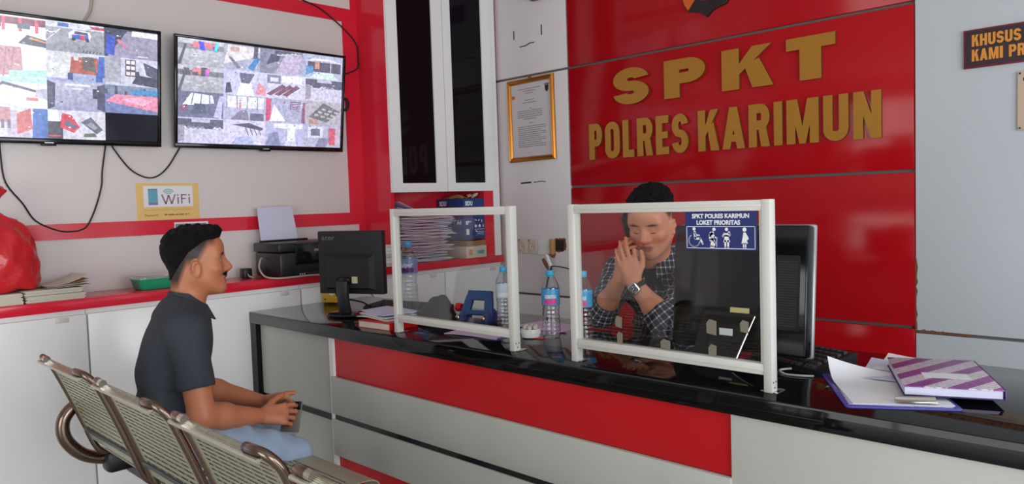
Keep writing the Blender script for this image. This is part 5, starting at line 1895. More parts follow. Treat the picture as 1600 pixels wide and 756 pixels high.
for k in range(4):
    x0 = BX0 + PITCH * k
    for P, nm in ((B3, 'backrest'), (S3, 'seat')):
        fn, n, L = strip(P, x0 + 0.012, PW)
        o = MB().sheet(fn, 2, n, 0.003, uv=(PW, L)).build(nm, M_SLOT, bench, smooth=60)
        # rolled edge along the top of the back / the front of the seat
        e = P[0] if nm == 'backrest' else P[-1]
        MB().tube([(x0 + 0.014, e.y, e.z), (x0 + PW + 0.01, e.y, e.z)], 0.0055, 8).build('rolled_edge', M_EDGE, o)
    for side, sg in ((x0, 1), (x0 + PW + 0.024, -1)):
        # the tube hooks over the top corner, runs down the back and forward under the seat
        pts = [(side + sg * 0.075, 0.676, 0.806), (side + sg * 0.040, 0.674, 0.809), (side + sg * 0.010, 0.684, 0.802), (side - sg * 0.002, 0.704, 0.778)]
        pts += [(side - sg * 0.003, p.y, p.z) for p in (B3[18], B3[25], B3[31])]
        pts += [(side - sg * 0.003, y, z) for y, z in ((0.832, 0.455), (0.872, 0.426), (0.95, 0.412), (1.10, 0.414), (1.25, 0.418), (1.30, 0.412))]
        P = catmull(pts, 6)
        tb = MB().tube(P, 0.0108, 10).build('side_tube', M_BRONZE, bench)
        MB().tube([P[0] - (P[1] - P[0]).normalized() * 0.004, P[0] + (P[1] - P[0]).normalized() * 0.012], 0.0112, 10).build('end_cap', M_CAPD if sg < 0 else M_CHROME, tb)
    for y, z in ((0.80, 0.53), (1.0, 0.405)):
        MB().tube([(x0 + 0.0, y, z), (x0 + PW + 0.024, y, z)], 0.008, 8).build('cross_bar', M_DKG, bench)
XE = BX0 + 4 * PITCH - 0.06
MB().bx(BX0 - 0.02, XE, 0.93, 1.00, 0.335, 0.395, bev=0.006).build('beam', M_BLK, bench)
for x in (BX0 - 0.045, XE):
    pts = [(0.98, 0.385), (0.88, 0.392), (0.80, 0.425), (0.748, 0.49), (0.742, 0.555), (0.775, 0.600), (0.83, 0.612), (0.92, 0.592), (1.02, 0.535), (1.08, 0.46)]
    MB().tube([(x + 0.0, p.x, p.y) for p in catmull([(a, b, 0) for a, b in pts], 6)], 0.023, 12).build('armrest', M_BRONZE, bench)
    MB().bx(x - 0.02, x + 0.06, 0.86, 1.02, 0.345, 0.425, bev=0.018).build('arm_joint', M_BLK, bench)
for x in (BX0 + PITCH * .5, BX0 + PITCH * 2.62):
    MB().tube(catmull([(x, 0.965, 0.335), (x, 0.965, 0.16), (x, 0.955, 0.08)], 6), 0.024, 12).build('leg', M_BRONZE, bench)
    MB().tube(catmull([(x, 0.68, 0.024), (x, 0.76, 0.05), (x, 0.96, 0.085), (x, 1.16, 0.05), (x, 1.25, 0.024)], 6), 0.022, 12).build('foot', M_BRONZE, bench)
    for y in (0.68, 1.25):
        MB().lathe([(0.02, 0), (0.024, 0.004), (0.022, 0.012)], 14, Matrix.Translation((x, y, 0))).build('glide', M_BLK, bench)
# ================================================================== people: smooth bodies from blended distance fields
class Field:
    def __init__(self, lo, hi, h):
        self.lo, self.h = np.array(lo, float), h
        n = np.ceil((np.array(hi) - self.lo) / h).astype(int) + 1
        self.n = n
        self.g = np.full(n, 0.08, np.float32)
        self.ax = [(self.lo[i] + h * np.arange(n[i])).astype(np.float32) for i in range(3)]

    def region(self, lo, hi, pad):
        sl = []
        for i in range(3):
            a = max(0, int((lo[i] - pad - self.lo[i]) / self.h))
            b = min(self.n[i], int((hi[i] + pad - self.lo[i]) / self.h) + 2)
            if b <= a:
                return None
            sl.append(slice(a, b))
        P = (self.ax[0][sl[0]][:, None, None], self.ax[1][sl[1]][None, :, None], self.ax[2][sl[2]][None, None, :])
        return tuple(sl), P

    def comb(self, sl, d, k, mode):
        a = self.g[sl]
        if mode == 'add':
            if k <= 0:
                self.g[sl] = np.minimum(a, d)
            else:
                h = np.clip(0.5 + 0.5 * (a - d) / k, 0, 1)
                self.g[sl] = a * (1 - h) + d * h - k * h * (1 - h)
        elif mode == 'cut':
            d = -d
            h = np.clip(0.5 - 0.5 * (a - d) / max(k, 1e-5), 0, 1)
            self.g[sl] = a * (1 - h) + d * h + k * h * (1 - h)
        else:                                   # 'and'
            h = np.clip(0.5 - 0.5 * (a - d) / max(k, 1e-5), 0, 1)
            self.g[sl] = a * (1 - h) + d * h + k * h * (1 - h)

    def cap(self, a, b, r1, r2=None, k=0.02, mode='add'):
        r2 = r1 if r2 is None else r2
        a, b = np.array(a, float), np.array(b, float)
        R = max(r1, r2)
        q = self.region(np.minimum(a, b) - R, np.maximum(a, b) + R, k + 0.05)
        if q is None:
            return self
        sl, (X, Y, Z) = q
        ba = b - a
        L2 = max(float(ba @ ba), 1e-9)
        t = np.clip(((X - a[0]) * ba[0] + (Y - a[1]) * ba[1] + (Z - a[2]) * ba[2]) / L2, 0, 1)
        d = np.sqrt((X - a[0] - t * ba[0]) ** 2 + (Y - a[1] - t * ba[1]) ** 2 + (Z - a[2] - t * ba[2]) ** 2) - (r1 + (r2 - r1) * t)
        self.comb(sl, d.astype(np.float32), k, mode)
        return self

    def ell(self, c, r, R=None, k=0.02, mode='add'):
        c, r = np.array(c, float), np.array(r, float)
        R = np.eye(3) if R is None else np.array(R)
        m = r.max()
        q = self.region(c - m, c + m, k + 0.05)
        if q is None:
            return self
        sl, (X, Y, Z) = q
        x, y, z = X - c[0], Y - c[1], Z - c[2]
        l = [R[0, i] * x + R[1, i] * y + R[2, i] * z for i in range(3)]
        k0 = np.sqrt(sum((l[i] / r[i]) ** 2 for i in range(3)))
        k1 = np.sqrt(sum((l[i] / r[i] ** 2) ** 2 for i in range(3))) + 1e-6
        d = k0 * (k0 - 1) / k1
        self.comb(sl, d.astype(np.float32), k, mode)
        return self

    def chain(self, pts, rad, k=0.02):
        for (a, b), (r1, r2) in zip(zip(pts, pts[1:]), zip(rad, rad[1:])):
            self.cap(a, b, r1, r2, k)
        return self

    def plane(self, p, nrm, k=0.004, lo=None, hi=None):
        """keep the side the normal points away from (inside a box if given)"""
        nrm = np.array(nrm, float)
        nrm /= np.linalg.norm(nrm)
        q = self.region(lo if lo is not None else self.lo, hi if hi is not None else self.lo + self.h * self.n, 0)
        sl, (X, Y, Z) = q
        d = (X - p[0]) * nrm[0] + (Y - p[1]) * nrm[1] + (Z - p[2]) * nrm[2]
        self.comb(sl, np.broadcast_to(d, self.g[sl].shape).astype(np.float32), k, 'and')
        return self

    def mesh(self):
        """surface nets"""
        g = self.g
        s = g < 0
        n = np.array(g.shape)
        c = np.zeros(n - 1, np.int8)
        for dx in (0, 1):
            for dy in (0, 1):
                for dz in (0, 1):
                    c += s[dx:n[0] - 1 + dx, dy:n[1] - 1 + dy, dz:n[2] - 1 + dz]
        act = np.argwhere((c > 0) & (c < 8))
        idx = np.full(n - 1, -1, np.int32)
        idx[tuple(act.T)] = np.arange(len(act))
        corners = [(x, y, z) for x in (0, 1) for y in (0, 1) for z in (0, 1)]
        val = {o: g[act[:, 0] + o[0], act[:, 1] + o[1], act[:, 2] + o[2]] for o in corners}
        acc = np.zeros((len(act), 3))
        cnt = np.zeros(len(act))
        for a in corners:
            for ax in range(3):
                if a[ax] == 0:
                    b = list(a)
                    b[ax] = 1
                    va, vb = val[a], val[tuple(b)]
                    m = (va < 0) != (vb < 0)
                    t = np.where(m, va / np.where(m, va - vb, 1), 0)
                    p = np.tile(np.array(a, float), (len(act), 1))
                    p[:, ax] += t
                    acc[m] += p[m]
                    cnt[m] += 1
        V = self.lo + self.h * (act + acc / cnt[:, None])
        F = []
        for ax in range(3):
            o1, o2 = [(1, 2), (2, 0), (0, 1)][ax]
            sh = [slice(None)] * 3
            sh2 = [slice(None)] * 3
            sh[ax], sh2[ax] = slice(0, n[ax] - 1), slice(1, n[ax])
            ch = s[tuple(sh)] != s[tuple(sh2)]
            e = np.argwhere(ch)
            e = e[(e[:, o1] > 0) & (e[:, o2] > 0) & (e[:, o1] < n[o1] - 1) & (e[:, o2] < n[o2] - 1)]
            ins = s[tuple(e.T)]

            def cell(d1, d2):
                q = e.copy()
                q[:, o1] -= d1
                q[:, o2] -= d2
                return idx[tuple(q.T)]
            quad = np.stack([cell(1, 1), cell(0, 1), cell(0, 0), cell(1, 0)], 1)
            quad[~ins] = quad[~ins][:, ::-1]
            F.append(quad)
        F = np.concatenate(F)
        return V, F[(F >= 0).all(1)]


def smooth_verts(V, F, it=2, lam=0.5):
    for _ in range(it):
        S = np.zeros_like(V)
        N = np.zeros(len(V))
        for a in range(4):
            for b in (1, 3):
                np.add.at(S, F[:, a], V[F[:, (a + b) % 4]])
                np.add.at(N, F[:, a], 1)
        V = V * (1 - lam) + lam * S / np.maximum(N, 1)[:, None]
    return V


def normals(V, F):
    fn = np.cross(V[F[:, 2]] - V[F[:, 0]], V[F[:, 3]] - V[F[:, 1]])
    N = np.zeros_like(V)
    for a in range(4):
        np.add.at(N, F[:, a], fn)
    return N / (np.linalg.norm(N, axis=1, keepdims=True) + 1e-12)


def np_obj(name, V, F, m, parent, off, col=None, attrs=None):
    me = bpy.data.meshes.new(name)
    W = (V - np.array(off)).astype(np.float32)
    me.vertices.add(len(W))
    me.vertices.foreach_set('co', W.ravel())
    me.loops.add(len(F) * 4)
    me.loops.foreach_set('vertex_index', F.astype(np.int32).ravel())
    me.polygons.add(len(F))
    me.polygons.foreach_set('loop_start', np.arange(0, len(F) * 4, 4, dtype=np.int32))
    me.polygons.foreach_set('use_smooth', np.ones(len(F), bool))
    me.update(calc_edges=True)
    me.validate()
    if col is not None:
        a = me.attributes.new('Col', 'FLOAT_COLOR', 'POINT')
        a.data.foreach_set('color', np.concatenate([col, np.ones((len(col), 1))], 1).astype(np.float32).ravel())
    for nm, arr in (attrs or {}).items():
        a = me.attributes.new(nm, 'FLOAT_VECTOR', 'POINT')
        a.data.foreach_set('vector', arr.astype(np.float32).ravel())
    me.materials.append(m)
    o = bpy.data.objects.new(name, me)
    COL.objects.link(o)
    o.parent = parent
    return o


def wrinkle(V, N, amp, sets, mask=None):
    d = np.zeros(len(V))
    for (kx, ky, kz, ph, w) in sets:
        d += w * np.sin(V @ np.array([kx, ky, kz]) + ph + 1.3 * np.sin(V @ np.array([ky, kz, kx]) * .6 + ph))
    if mask is not None:
        d = d * mask
    return V + N * (amp * d)[:, None]


class Head:
    """head frame: local x to the person's left... right = +x, face = +y, up = +z"""
    def __init__(self, o, yaw, pitch, roll, s):
        R = Matrix.Rotation(math.radians(yaw), 3, 'Z') @ Matrix.Rotation(math.radians(pitch), 3, 'X') @ Matrix.Rotation(math.radians(roll), 3, 'Y')
        self.R = np.array(R)
        self.o = np.array(o, float)
        self.s = s

    def p(self, x, y, z):
        return self.o + self.R @ (np.array((x, y, z)) * self.s)

    def loc(self, V):
        return (V - self.o) @ self.R / self.s

    def matrix(self):
        m = Matrix(self.R.tolist()).to_4x4()
        m.translation = Vector(self.o)
        return m @ Matrix.Scale(self.s, 4)


def add_head(f, H, neck):
    s = H.s
    E = lambda c, r, k=.02, mode='add': f.ell(H.p(*c), np.array(r) * s, H.R, k * s, mode)
    K = lambda a, b, r1, r2=None, k=.02, mode='add': f.cap(H.p(*a), H.p(*b), r1 * s, (r1 if r2 is None else r2) * s, k * s, mode)
    E((0, -.014, .036), (.074, .094, .084))
    E((0, .030, -.004), (.066, .062, .088), .03)
    E((0, .034, -.050), (.054, .052, .060), .03)
    for sg in (-1, 1):
        K((sg * .056, -.004, -.050), (sg * .018, .066, -.094), .019, .017, .035)
        E((sg * .043, .058, -.022), (.022, .024, .020), .025)
    E((0, .076, -.096), (.022, .017, .018), .022)
    K((-.046, .066, .024), (.046, .066, .024), .018, .018, .022)
    E((0, .058, .056), (.056, .036, .034), .03)
    for sg in (-1, 1):
        E((sg * .032, .096, .004), (.018, .016, .011), .014, 'cut')
        K((sg * .048, .074, .010), (sg * .020, .084, .010), .006, .006, .006)
        K((sg * .048, .074, -.004), (sg * .020, .083, -.005), .005, .005, .006)
    K((0, .084, .018), (0, .106, -.022), .0085, .0125, .012)
    E((0, .106, -.028), (.013, .014, .011), .010)
    for sg in (-1, 1):
        E((sg * .0145, .094, -.032), (.009, .012, .0085), .007)
    K((0, .091, -.040), (0, .090, -.052), .010, .010, .014)
    K((-.018, .087, -.0585), (.018, .087, -.0585), .0062, .0062, .009)
    K((0, .0925, -.0585), (0, .0925, -.0585), .0055, .0055, .009)
    K((-.015, .086, -.0705), (.015, .086, -.0705), .0075, .0075, .008)
    K((-.021, .094, -.0645), (.021, .094, -.0645), .0022, .0022, .004, 'cut')
    for sg in (-1, 1):
        E((sg * .077, .000, -.018), (.007, .0165, .027), .010)
        K((sg * .083, -.007, .000), (sg * .084, -.011, -.022), .005, .005, .006)
        K((sg * .082, .006, .004), (sg * .083, -.006, .004), .0045, .0045, .006)
        K((sg * .080, .006, -.042), (sg * .080, .004, -.042), .006, .0055, .006)
        E((sg * .086, .003, -.015), (.006, .008, .013), .005, 'cut')
    K((0, -.030, -.030), (0, -.036, -.07), .056, .051, .03)
    f.cap(H.p(0, -.020, -.07), neck, .050 * s, .056 * s, .035)


def skin_col(V, H, skin, hair, lips=C(150, 84, 74), fade=None, moustache=False, hands=()):
    n = len(V)
    c = np.tile(np.array(skin), (n, 1))
    L = H.loc(V)
    x, y, z = L[:, 0], L[:, 1], L[:, 2]
    head = (np.linalg.norm(L, axis=1) < .2)
    for a, b_, r in hands:                       # the head's colours stop where a hand begins
        a, b_ = np.array(a), np.array(b_)
        t = np.clip((V - a) @ (b_ - a) / ((b_ - a) @ (b_ - a)), 0, 1)
        head &= np.linalg.norm(V - a - t[:, None] * (b_ - a), axis=1) > r

    def blend(w, colr):
        w = np.clip(w, 0, 1)[:, None]
        return c * (1 - w) + np.array(colr) * w
    d = np.sqrt((x / .025) ** 2 + ((z + .0645) / .012) ** 2)
    c = blend((1.15 - d) * 4 * (y > .075) * head, lips)
    # brows
    bz = .026 + .10 * (np.abs(x) - .03) * np.where(np.abs(x) < .04, .4, -.5)
    d = np.sqrt(((np.abs(x) - .034) / .023) ** 2 + ((z - bz) / .0056) ** 2)
    c = blend((1.2 - d) * 1.6 * (y > .055) * head * .85, hair)
    # cropped hair at the sides and the nape
    if fade:
        ear = ((y / .021) ** 2 + ((z + .018) / .034) ** 2 < 1) & (np.abs(x) > .067)
        c = blend(fade(x, y, z) * head * ~ear * .97, hair)
    if moustache:
        d = np.sqrt((x / .030) ** 2 + ((z + .048) / .0075) ** 2)
        c = blend((1.3 - d) * 4 * (y > .07) * head, hair)
    return c


def face_bits(H, parent, off, iris=C(44, 28, 22), lid_drop=0.0):
    T = Matrix.Translation(-Vector(off)) @ H.matrix()
    for sg in (-1, 1):
        e = MB(T).ball((sg * .032, .0735, .0035), .0125, seg=20).build('eye', mat('eye_white', C(168, 156, 150), 0.35), parent)
        MB(T).ball((sg * .032, .0815, .0035 - lid_drop), (.0062, .0052, .0062), seg=14).build('iris', mat('iris_dark', iris, 0.15), e)


def hair_shell(H, lo, hi, h, line, thick, amp, seed, extra=None):
    """hair as a displaced shell over the skull; line(L) > 0 where hair grows, value = metres inside the hairline"""
    f = Field(lo, hi, h)
    s = H.s
    f.ell(H.p(0, -.014, .036), np.array((.074, .094, .084)) * s, H.R, .02)
    f.ell(H.p(0, .030, -.004), np.array((.066, .062, .088)) * s, H.R, .03 * s)
    f.ell(H.p(0, .058, .056), np.array((.056, .036, .034)) * s, H.R, .03 * s)
    f.cap(H.p(0, -.030, -.030), H.p(0, -.040, -.07), .058 * s, .056 * s, .03 * s)
    X, Y, Z = np.meshgrid(*f.ax, indexing='ij')
    P = np.stack([X.ravel(), Y.ravel(), Z.ravel()], 1)
    near = np.abs(f.g.ravel()) < .06
    L = H.loc(P[near].astype(float))
    R = random.Random(seed)
    w = np.clip(line(L) / .035, -1, 1)
    t = thick(L) * np.where(w > 0, np.minimum(1, w ** .6 if False else np.abs(w) ** .6), -1)
    nz = np.zeros(len(L))
    for _ in range(16):
        k = np.array([R.gauss(0, 1) for _ in range(3)])
        k *= R.uniform(150, 420) / np.linalg.norm(k)
        nz += np.sin(L @ k + R.uniform(0, 6.28))
    nz = nz / 4 * amp * np.clip(w, 0, 1) * (.5 + 1.3 * np.clip((L[:, 2] - .05) / .06, 0, 1))
    g = f.g.ravel()
    g[near] -= (t + nz).astype(np.float32) * s
    g[near] = np.where(w <= 0, np.maximum(g[near], 0.002 + 0.1 * -w), g[near])
    g[~near] = np.where(g[~near] < 0, -0.05, g[~near])
    f.g = g.reshape(f.g.shape)
    # hollow it: keep only the layer outside the skull
    if extra:
        extra(f)
    return f.mesh()


def hand(f, wrist, fwd, pal, side, curls, scale=1.0, thumb=(0.5, 0.2), spread=0.08, k=0.0045, tdir=None):
    """fwd: towards the knuckles, pal: out of the palm, side: +1 if the thumb lies on cross(fwd, pal)*side"""
    fwd = np.array(fwd, float)
    fwd /= np.linalg.norm(fwd)
    pal = np.array(pal, float)
    pal -= fwd * (pal @ fwd)
    pal /= np.linalg.norm(pal)
    th = np.cross(fwd, pal) * side
    w = np.array(wrist, float)
    S = scale
    kn = []
    lens = [(.042, .026, .022), (.047, .030, .023), (.043, .028, .022), (.034, .021, .020)]
    rad = [.0088, .0090, .0086, .0078]
    for i in range(4):
        off = (0.031 - 0.0205 * i)
        kpos = w + (fwd * (.088 - .004 * abs(i - 1)) + th * off) * S
        base = w + (fwd * .018 + th * off * .55) * S
        f.cap(base, kpos, .0135 * S, .0105 * S, .014)
        kn.append(kpos)
        c = curls[i]
        ang = 0
        p = kpos
        d0 = fwd + th * spread * (1.5 - i)
        d0 /= np.linalg.norm(d0)
        r = rad[i] * S
        for j, (L, cc) in enumerate(zip(lens[i], c)):
            ang += cc
            d = d0 * math.cos(ang) + pal * math.sin(ang)
            q = p + d * L * S
            f.cap(p, q, r, r * .92, k if j or True else .01)
            p = q
            r *= .92
    f.cap(w + fwd * .02 * S - th * .008 * S, w + fwd * .07 * S - th * .012 * S, .017 * S, .014 * S, .012)
    # thumb leaves the side of the palm near the wrist
    b0 = w + (fwd * .022 + th * .022) * S
    td = fwd * .62 + th * .7 + pal * .35 if tdir is None else np.array(tdir, float)
    td /= np.linalg.norm(td)
    p1 = b0 + td * .040 * S
    td2 = td + fwd * thumb[0] - th * thumb[1]
    td2 /= np.linalg.norm(td2)
    p2 = p1 + td2 * .032 * S
    td3 = td2 + fwd * thumb[0] - th * thumb[1]
    td3 /= np.linalg.norm(td3)
    p3 = p2 + td3 * .026 * S
    f.cap(b0, p1, .0145 * S, .0115 * S, .012)
    f.cap(p1, p2, .0108 * S, .0098 * S, .005)
    f.cap(p2, p3, .0098 * S, .0085 * S, .004)
    return kn, p3


M_HAIR = mat('black_hair', C(13, 11, 12), 0.6, bump=0.9, bscale=240, spec=0.2)
M_SKIN = attr_mat('skin', 0.48, sss=0.08, bump=0.06, bscale=420)

# ------------------------------------------------------------------ the seated visitor
SK1, HR1 = C(182, 113, 80), C(34, 26, 26)
OFF1 = (-2.60, 1.0, 0.0)
TURN1 = Matrix.Translation(OFF1) @ Matrix.Rotation(math.radians(-17), 4, 'Z')
man = thing('person', 'seated man in a grey polo shirt and jeans, seen side on, phone in his lap', 'person', TURN1)
H1 = Head((-2.607, 1.080, 1.105), -7, 2, 0, 0.95)
f = Field((-3.0, 0.80, 0.0), (-2.22, 1.66, 1.28), 0.0042)
add_head(f, H1, (-2.60, 1.042, 0.955))
# trunk
f.cap((-2.60, 1.042, .955), (-2.60, 1.03, .90), .052, .062, .03)
f.ell((-2.60, 1.022, .855), (.145, .080, .105), None, .04)
f.ell((-2.60, .990, .72), (.130, .090, .15), None, .05)
f.ell((-2.60, .985, .58), (.155, .105, .11), None, .05)
A = dict(shR=(-2.425, 1.022, .895), elR=(-2.385, 1.050, .628), wrR=(-2.497, 1.250, .568), shL=(-2.775, 1.005, .895), elL=(-2.825, 1.060, .640), wrL=(-2.668, 1.288, .572))
for sd in 'RL':
    f.cap(A['sh' + sd], A['el' + sd], .050, .041, .03)
    e, w_ = np.array(A['el' + sd]), np.array(A['wr' + sd])
    f.cap(e, e + (w_ - e) * .35, .040, .040, .02)
    f.cap(e + (w_ - e) * .35, w_, .040, .026, .02)
# hands meet around the phone
hand(f, A['wrR'], (-.10, .96, -.10), (-.75, -.08, -.42), 1, [(.35, .55, .4), (.45, .7, .4), (.55, .8, .5), (.6, .9, .5)], .98, (.2, .1))
hand(f, A['wrL'], (.36, .90, -.02), (.55, -.1, -.55), -1, [(.75, 1.0, .6), (.75, 1.0, .6), (.8, 1.0, .6), (.9, 1.0, .6)], .98, (.25, .1), tdir=(.45, .85, .28))
# legs inside the trousers, feet in shoes
LEG = dict(R=((-2.51, 1.0, .545), (-2.425, 1.335, .432), (-2.43, 1.36, .09)), L=((-2.69, 1.0, .545), (-2.765, 1.345, .440), (-2.77, 1.40, .09)))
for sd in 'RL':
    h_, k_, a_ = LEG[sd]
    f.cap(h_, k_, .070, .048, .03)
    f.cap(k_, a_, .046, .032, .02)
    f.cap(a_, (a_[0], a_[1] + .13, .035), .030, .022, .02)
V, F = f.mesh()
V = smooth_verts(V, F, 1, .4)
fade1 = lambda x, y, z: np.clip(((z - np.where(y > .045, .055, np.where(y > .012, .000 + (y - .012) * 1.6, np.where(y > -.03, -.01, np.maximum(-.088, -.01 + (y + .03) * 2.2))))) / .034), 0, 1) ** .65 * np.clip((.074 - y) / .012, 0, 1)
col1 = skin_col(V, H1, SK1, HR1, C(138, 78, 66), lambda x, y, z: fade1(x, y, z), True)
np_obj('body', V, F, M_SKIN, man, OFF1, col1)
face_bits(H1, man, OFF1)


def line1(L):
    x, y, z = L[:, 0], L[:, 1], L[:, 2]
    side = np.abs(x) / .075
    base = np.where(y > .035, .078 + (y - .035) * .10, np.where(y > -.02, .040 + (y + .02) * .69, .040 + (y + .02) * 1.35))
    return z - np.maximum(base, -.075)


thick1 = lambda L: .0012 + .0105 * np.clip((L[:, 2] - .0) / .06, 0, 1) + .014 * np.clip((L[:, 1] - .0) / .08, 0, 1) * np.clip((L[:, 2] - .06) / .05, 0, 1) + .006 * np.clip((L[:, 2] - .07) / .04, 0, 1)


def quiff(f):
    R = random.Random(9)
    for q in range(26):
        x = R.uniform(-.05, .05)
        y = R.uniform(.02, .070)
        a = H1.p(x, y, .100 - abs(x) * .25)
        b = H1.p(x * 1.05 + R.uniform(-.010, .010), y + R.uniform(.000, .014), .116 - abs(x) * .3 + R.uniform(0, .016))
        f.cap(a, b, .008, .003, .006)


Vh, Fh = hair_shell(H1, (-2.72, .96, .98), (-2.48, 1.24, 1.27), .0032, line1, thick1, .0020, 3, quiff)
np_obj('hair', Vh, Fh, M_HAIR, man, OFF1)
b = MB(Matrix.Translation(-Vector(OFF1)) @ H1.matrix())
for sg in (-1, 1):
    b.tube(catmull([(0.001 * sg, .0965, -.0475), (sg * .012, .0940, -.0490), (sg * .024, .0845, -.0545)], 4), [.0050] * 4 + [.0046] * 4 + [.002], 7)
b.build('moustache', M_HAIR, man)

# polo shirt
f = Field((-3.0, 0.78, 0.46), (-2.22, 1.30, 1.06), 0.005)
f.ell((-2.60, 1.018, .860), (.168, .102, .120), None, .05)
f.ell((-2.60, .985, .735), (.152, .112, .150), None, .06)
f.ell((-2.60, .985, .600), (.175, .122, .105), None, .06)
f.cap((-2.60, 1.035, .93), (-2.60, 1.046, .985), .076, .057, .03)
for sd, sg in (('R', 1), ('L', -1)):
    s0, e0 = np.array(A['sh' + sd]), np.array(A['el' + sd])
    f.cap((-2.60 + sg * .05, 1.015, .935), s0 + (0, 0, .002), .060, .060, .04)
    f.cap(s0, s0 + (e0 - s0) * .74, .060, .056, .03)
for sd, sg in (('R', 1), ('L', -1)):
    s0, e0 = np.array(A['sh' + sd]), np.array(A['el' + sd])
    x0, x1 = ((-2.45, -2.22) if sg > 0 else (-3.0, -2.75))
    f.plane(s0 + (e0 - s0) * .665, (e0 - s0) + np.array((0, -.02, 0)), .004, (x0, .80, .46), (x1, 1.22, .80))
f.plane((0, 1.05, .985), (0, .38, 1), .004, (-2.72, .9, .93), (-2.48, 1.2, 1.06))
f.plane((0, 0, .515), (0, 0, -1), .006)
V, F = f.mesh()
N = normals(V, F)
low = np.clip((.86 - V[:, 2]) / .2, 0.15, 1)
V = wrinkle(V, N, .0032, [(8, 14, 46, .5, .8), (20, -26, 38, 2, .6), (-30, 18, 24, 4, .5), (5, 60, 40, 1, .3)], low)
V = smooth_verts(V, F, 1, .4)
M_POLO = mat('charcoal_knit', C(50, 56, 64), 0.85, var=0.12, scale=60, bump=0.35, bscale=420)
np_obj('polo_shirt', V, F, M_POLO, man, OFF1)
# collar: a turned-down band around the neck
b = MB(Matrix.Translation(-Vector(OFF1)))


def collar_fn(u, v):
    a = math.radians(-68 + 316 * u) + math.radians(0)
    cx, cy, cz = -2.60, 1.046, .982
    nx, ny = math.cos(a - math.radians(34) + math.radians(0)), math.sin(a - math.radians(34))
    r = .053 + .022 * v
    front = max(0, ny)
    return (cx + nx * r, cy + ny * r * (1.0 + .12 * front), cz + .022 - .040 * v - .048 * front * (1.0) + .010 * max(0, -ny) - .012 * v * front)


b.sheet(collar_fn, 40, 4, .0035)
b.build('collar', M_POLO, man)

# jeans
f = Field((-3.0, 0.80, 0.05), (-2.22, 1.56, 0.70), 0.005)
f.ell((-2.60, .985, .56), (.172, .118, .100), None, .05)
for sd in 'RL':
    h_, k_, a_ = [np.array(q) for q in LEG[sd]]
    f.cap(h_, k_, .084, .064, .04)
    f.cap(k_ + (0, .004, -.004), a_ + (0, 0, .06), .063, .052, .02)
f.plane((0, 0, .085), (0, 0, -1), .004)
f.plane((0, 0, .645), (0, 0, 1), .004)
V, F = f.mesh()
N = normals(V, F)
kn = np.exp(-((V[:, 1] - 1.27) / .09) ** 2) + .25
V = wrinkle(V, N, .0045, [(10, 52, -44, .3, .9), (-24, 70, -20, 2.1, .5), (30, 40, 60, 1.0, .4)], kn)
V = smooth_verts(V, F, 1, .4)
M_DENIM = mat('washed_denim', C(146, 162, 186), 0.85, var=0.22, scale=14, bump=0.3, bscale=500)
tr = np_obj('jeans', V, F, M_DENIM, man, OFF1)
b = MB(Matrix.Translation(-Vector(OFF1)))
b.tube(catmull([(-2.345, 1.06, .535), (-2.345, 1.15, .488), (-2.352, 1.25, .452), (-2.358, 1.345, .430)], 6), .0014, 5)
b.build('seam', mat('seam_thread', C(84, 104, 140), 0.8), tr)
for sd in 'RL':
    a_ = LEG[sd][2]
    b = MB(Matrix.Translation(-Vector(OFF1)))
    b.ball((a_[0], a_[1] + .07, .045), (.045, .135, .042), seg=20).bx(a_[0] - .043, a_[0] + .043, a_[1] - .06, a_[1] + .20, 0.001, .018, bev=.008)
    b.build('shoe', M_BLK, man)

# his phone
t = thing('phone', 'phone in a clear case held in the seated man\'s lap', 'phone', TURN1 @ Matrix.Translation(-Vector(OFF1)) @ frame((-2.565, 1.366, 0.530), (.62, .78, 0), (-.30, .24, .92), (.72, -.57, .38)))
MB().bx(-.036, .036, -.055, .055, -.004, .004, bev=.003).build('case', mat('grey_clear_case', C(120, 112, 106), 0.2), t)
MB().bx(-.034, .034, -.053, .053, -.0052, -.0042).build('screen', M_BLKS, t)
b = MB().bx(.008, .034, .024, .053, .004, .0065, bev=.001)
b.build('camera_block', M_BLKS, t)
MB().lathe([(.008, 0), (.008, .0012)], 16, Matrix.Translation((0, -.012, .004))).build('back_mark', M_WHITE, t)
# ------------------------------------------------------------------ the man behind the counter
SK2, HR2 = C(212, 138, 108), C(26, 22, 24)
OFF2 = (-1.68, 2.58, 0.0)
off = thing('person', 'man in a plaid shirt behind the counter, leaning on his elbows, hands at his mouth', 'person', Matrix.Translation(OFF2))
H2 = Head((-1.588, 2.362, 1.186), 194, -22, 0, 1.0)
f = Field((-2.0, 2.08, 0.30), (-1.30, 2.86, 1.36), 0.0042)
add_head(f, H2, (-1.655, 2.475, 1.045))
for sg in (-1, 1):
    f.ell(H2.p(sg * .032, .0745, .002), (.0155, .0135, .0125), H2.R, .006)
f.cap((-1.655, 2.475, 1.045), (-1.67, 2.53, .98), .060, .085, .04)
f.ell((-1.68, 2.56, .92), (.165, .10, .13), None, .05)
f.ell((-1.69, 2.63, .74), (.150, .10, .17), None, .05)
f.ell((-1.69, 2.68, .56), (.160, .12, .12), None, .05)
B = dict(shL=(-1.485, 2.515, .985), elL=(-1.462, 2.245, .838), wrL=(-1.570, 2.212, .975), shR=(-1.865, 2.53, .965), elR=(-1.785, 2.30, .838), wrR=(-1.668, 2.262, .975))
for sd in 'LR':
    f.cap(B['sh' + sd], B['el' + sd], .052, .043, .03)
    e, w_ = np.array(B['el' + sd]), np.array(B['wr' + sd])
    f.cap(e, e + (w_ - e) * .35, .040, .040, .02)
    f.cap(e + (w_ - e) * .35, w_, .039, .027, .02)
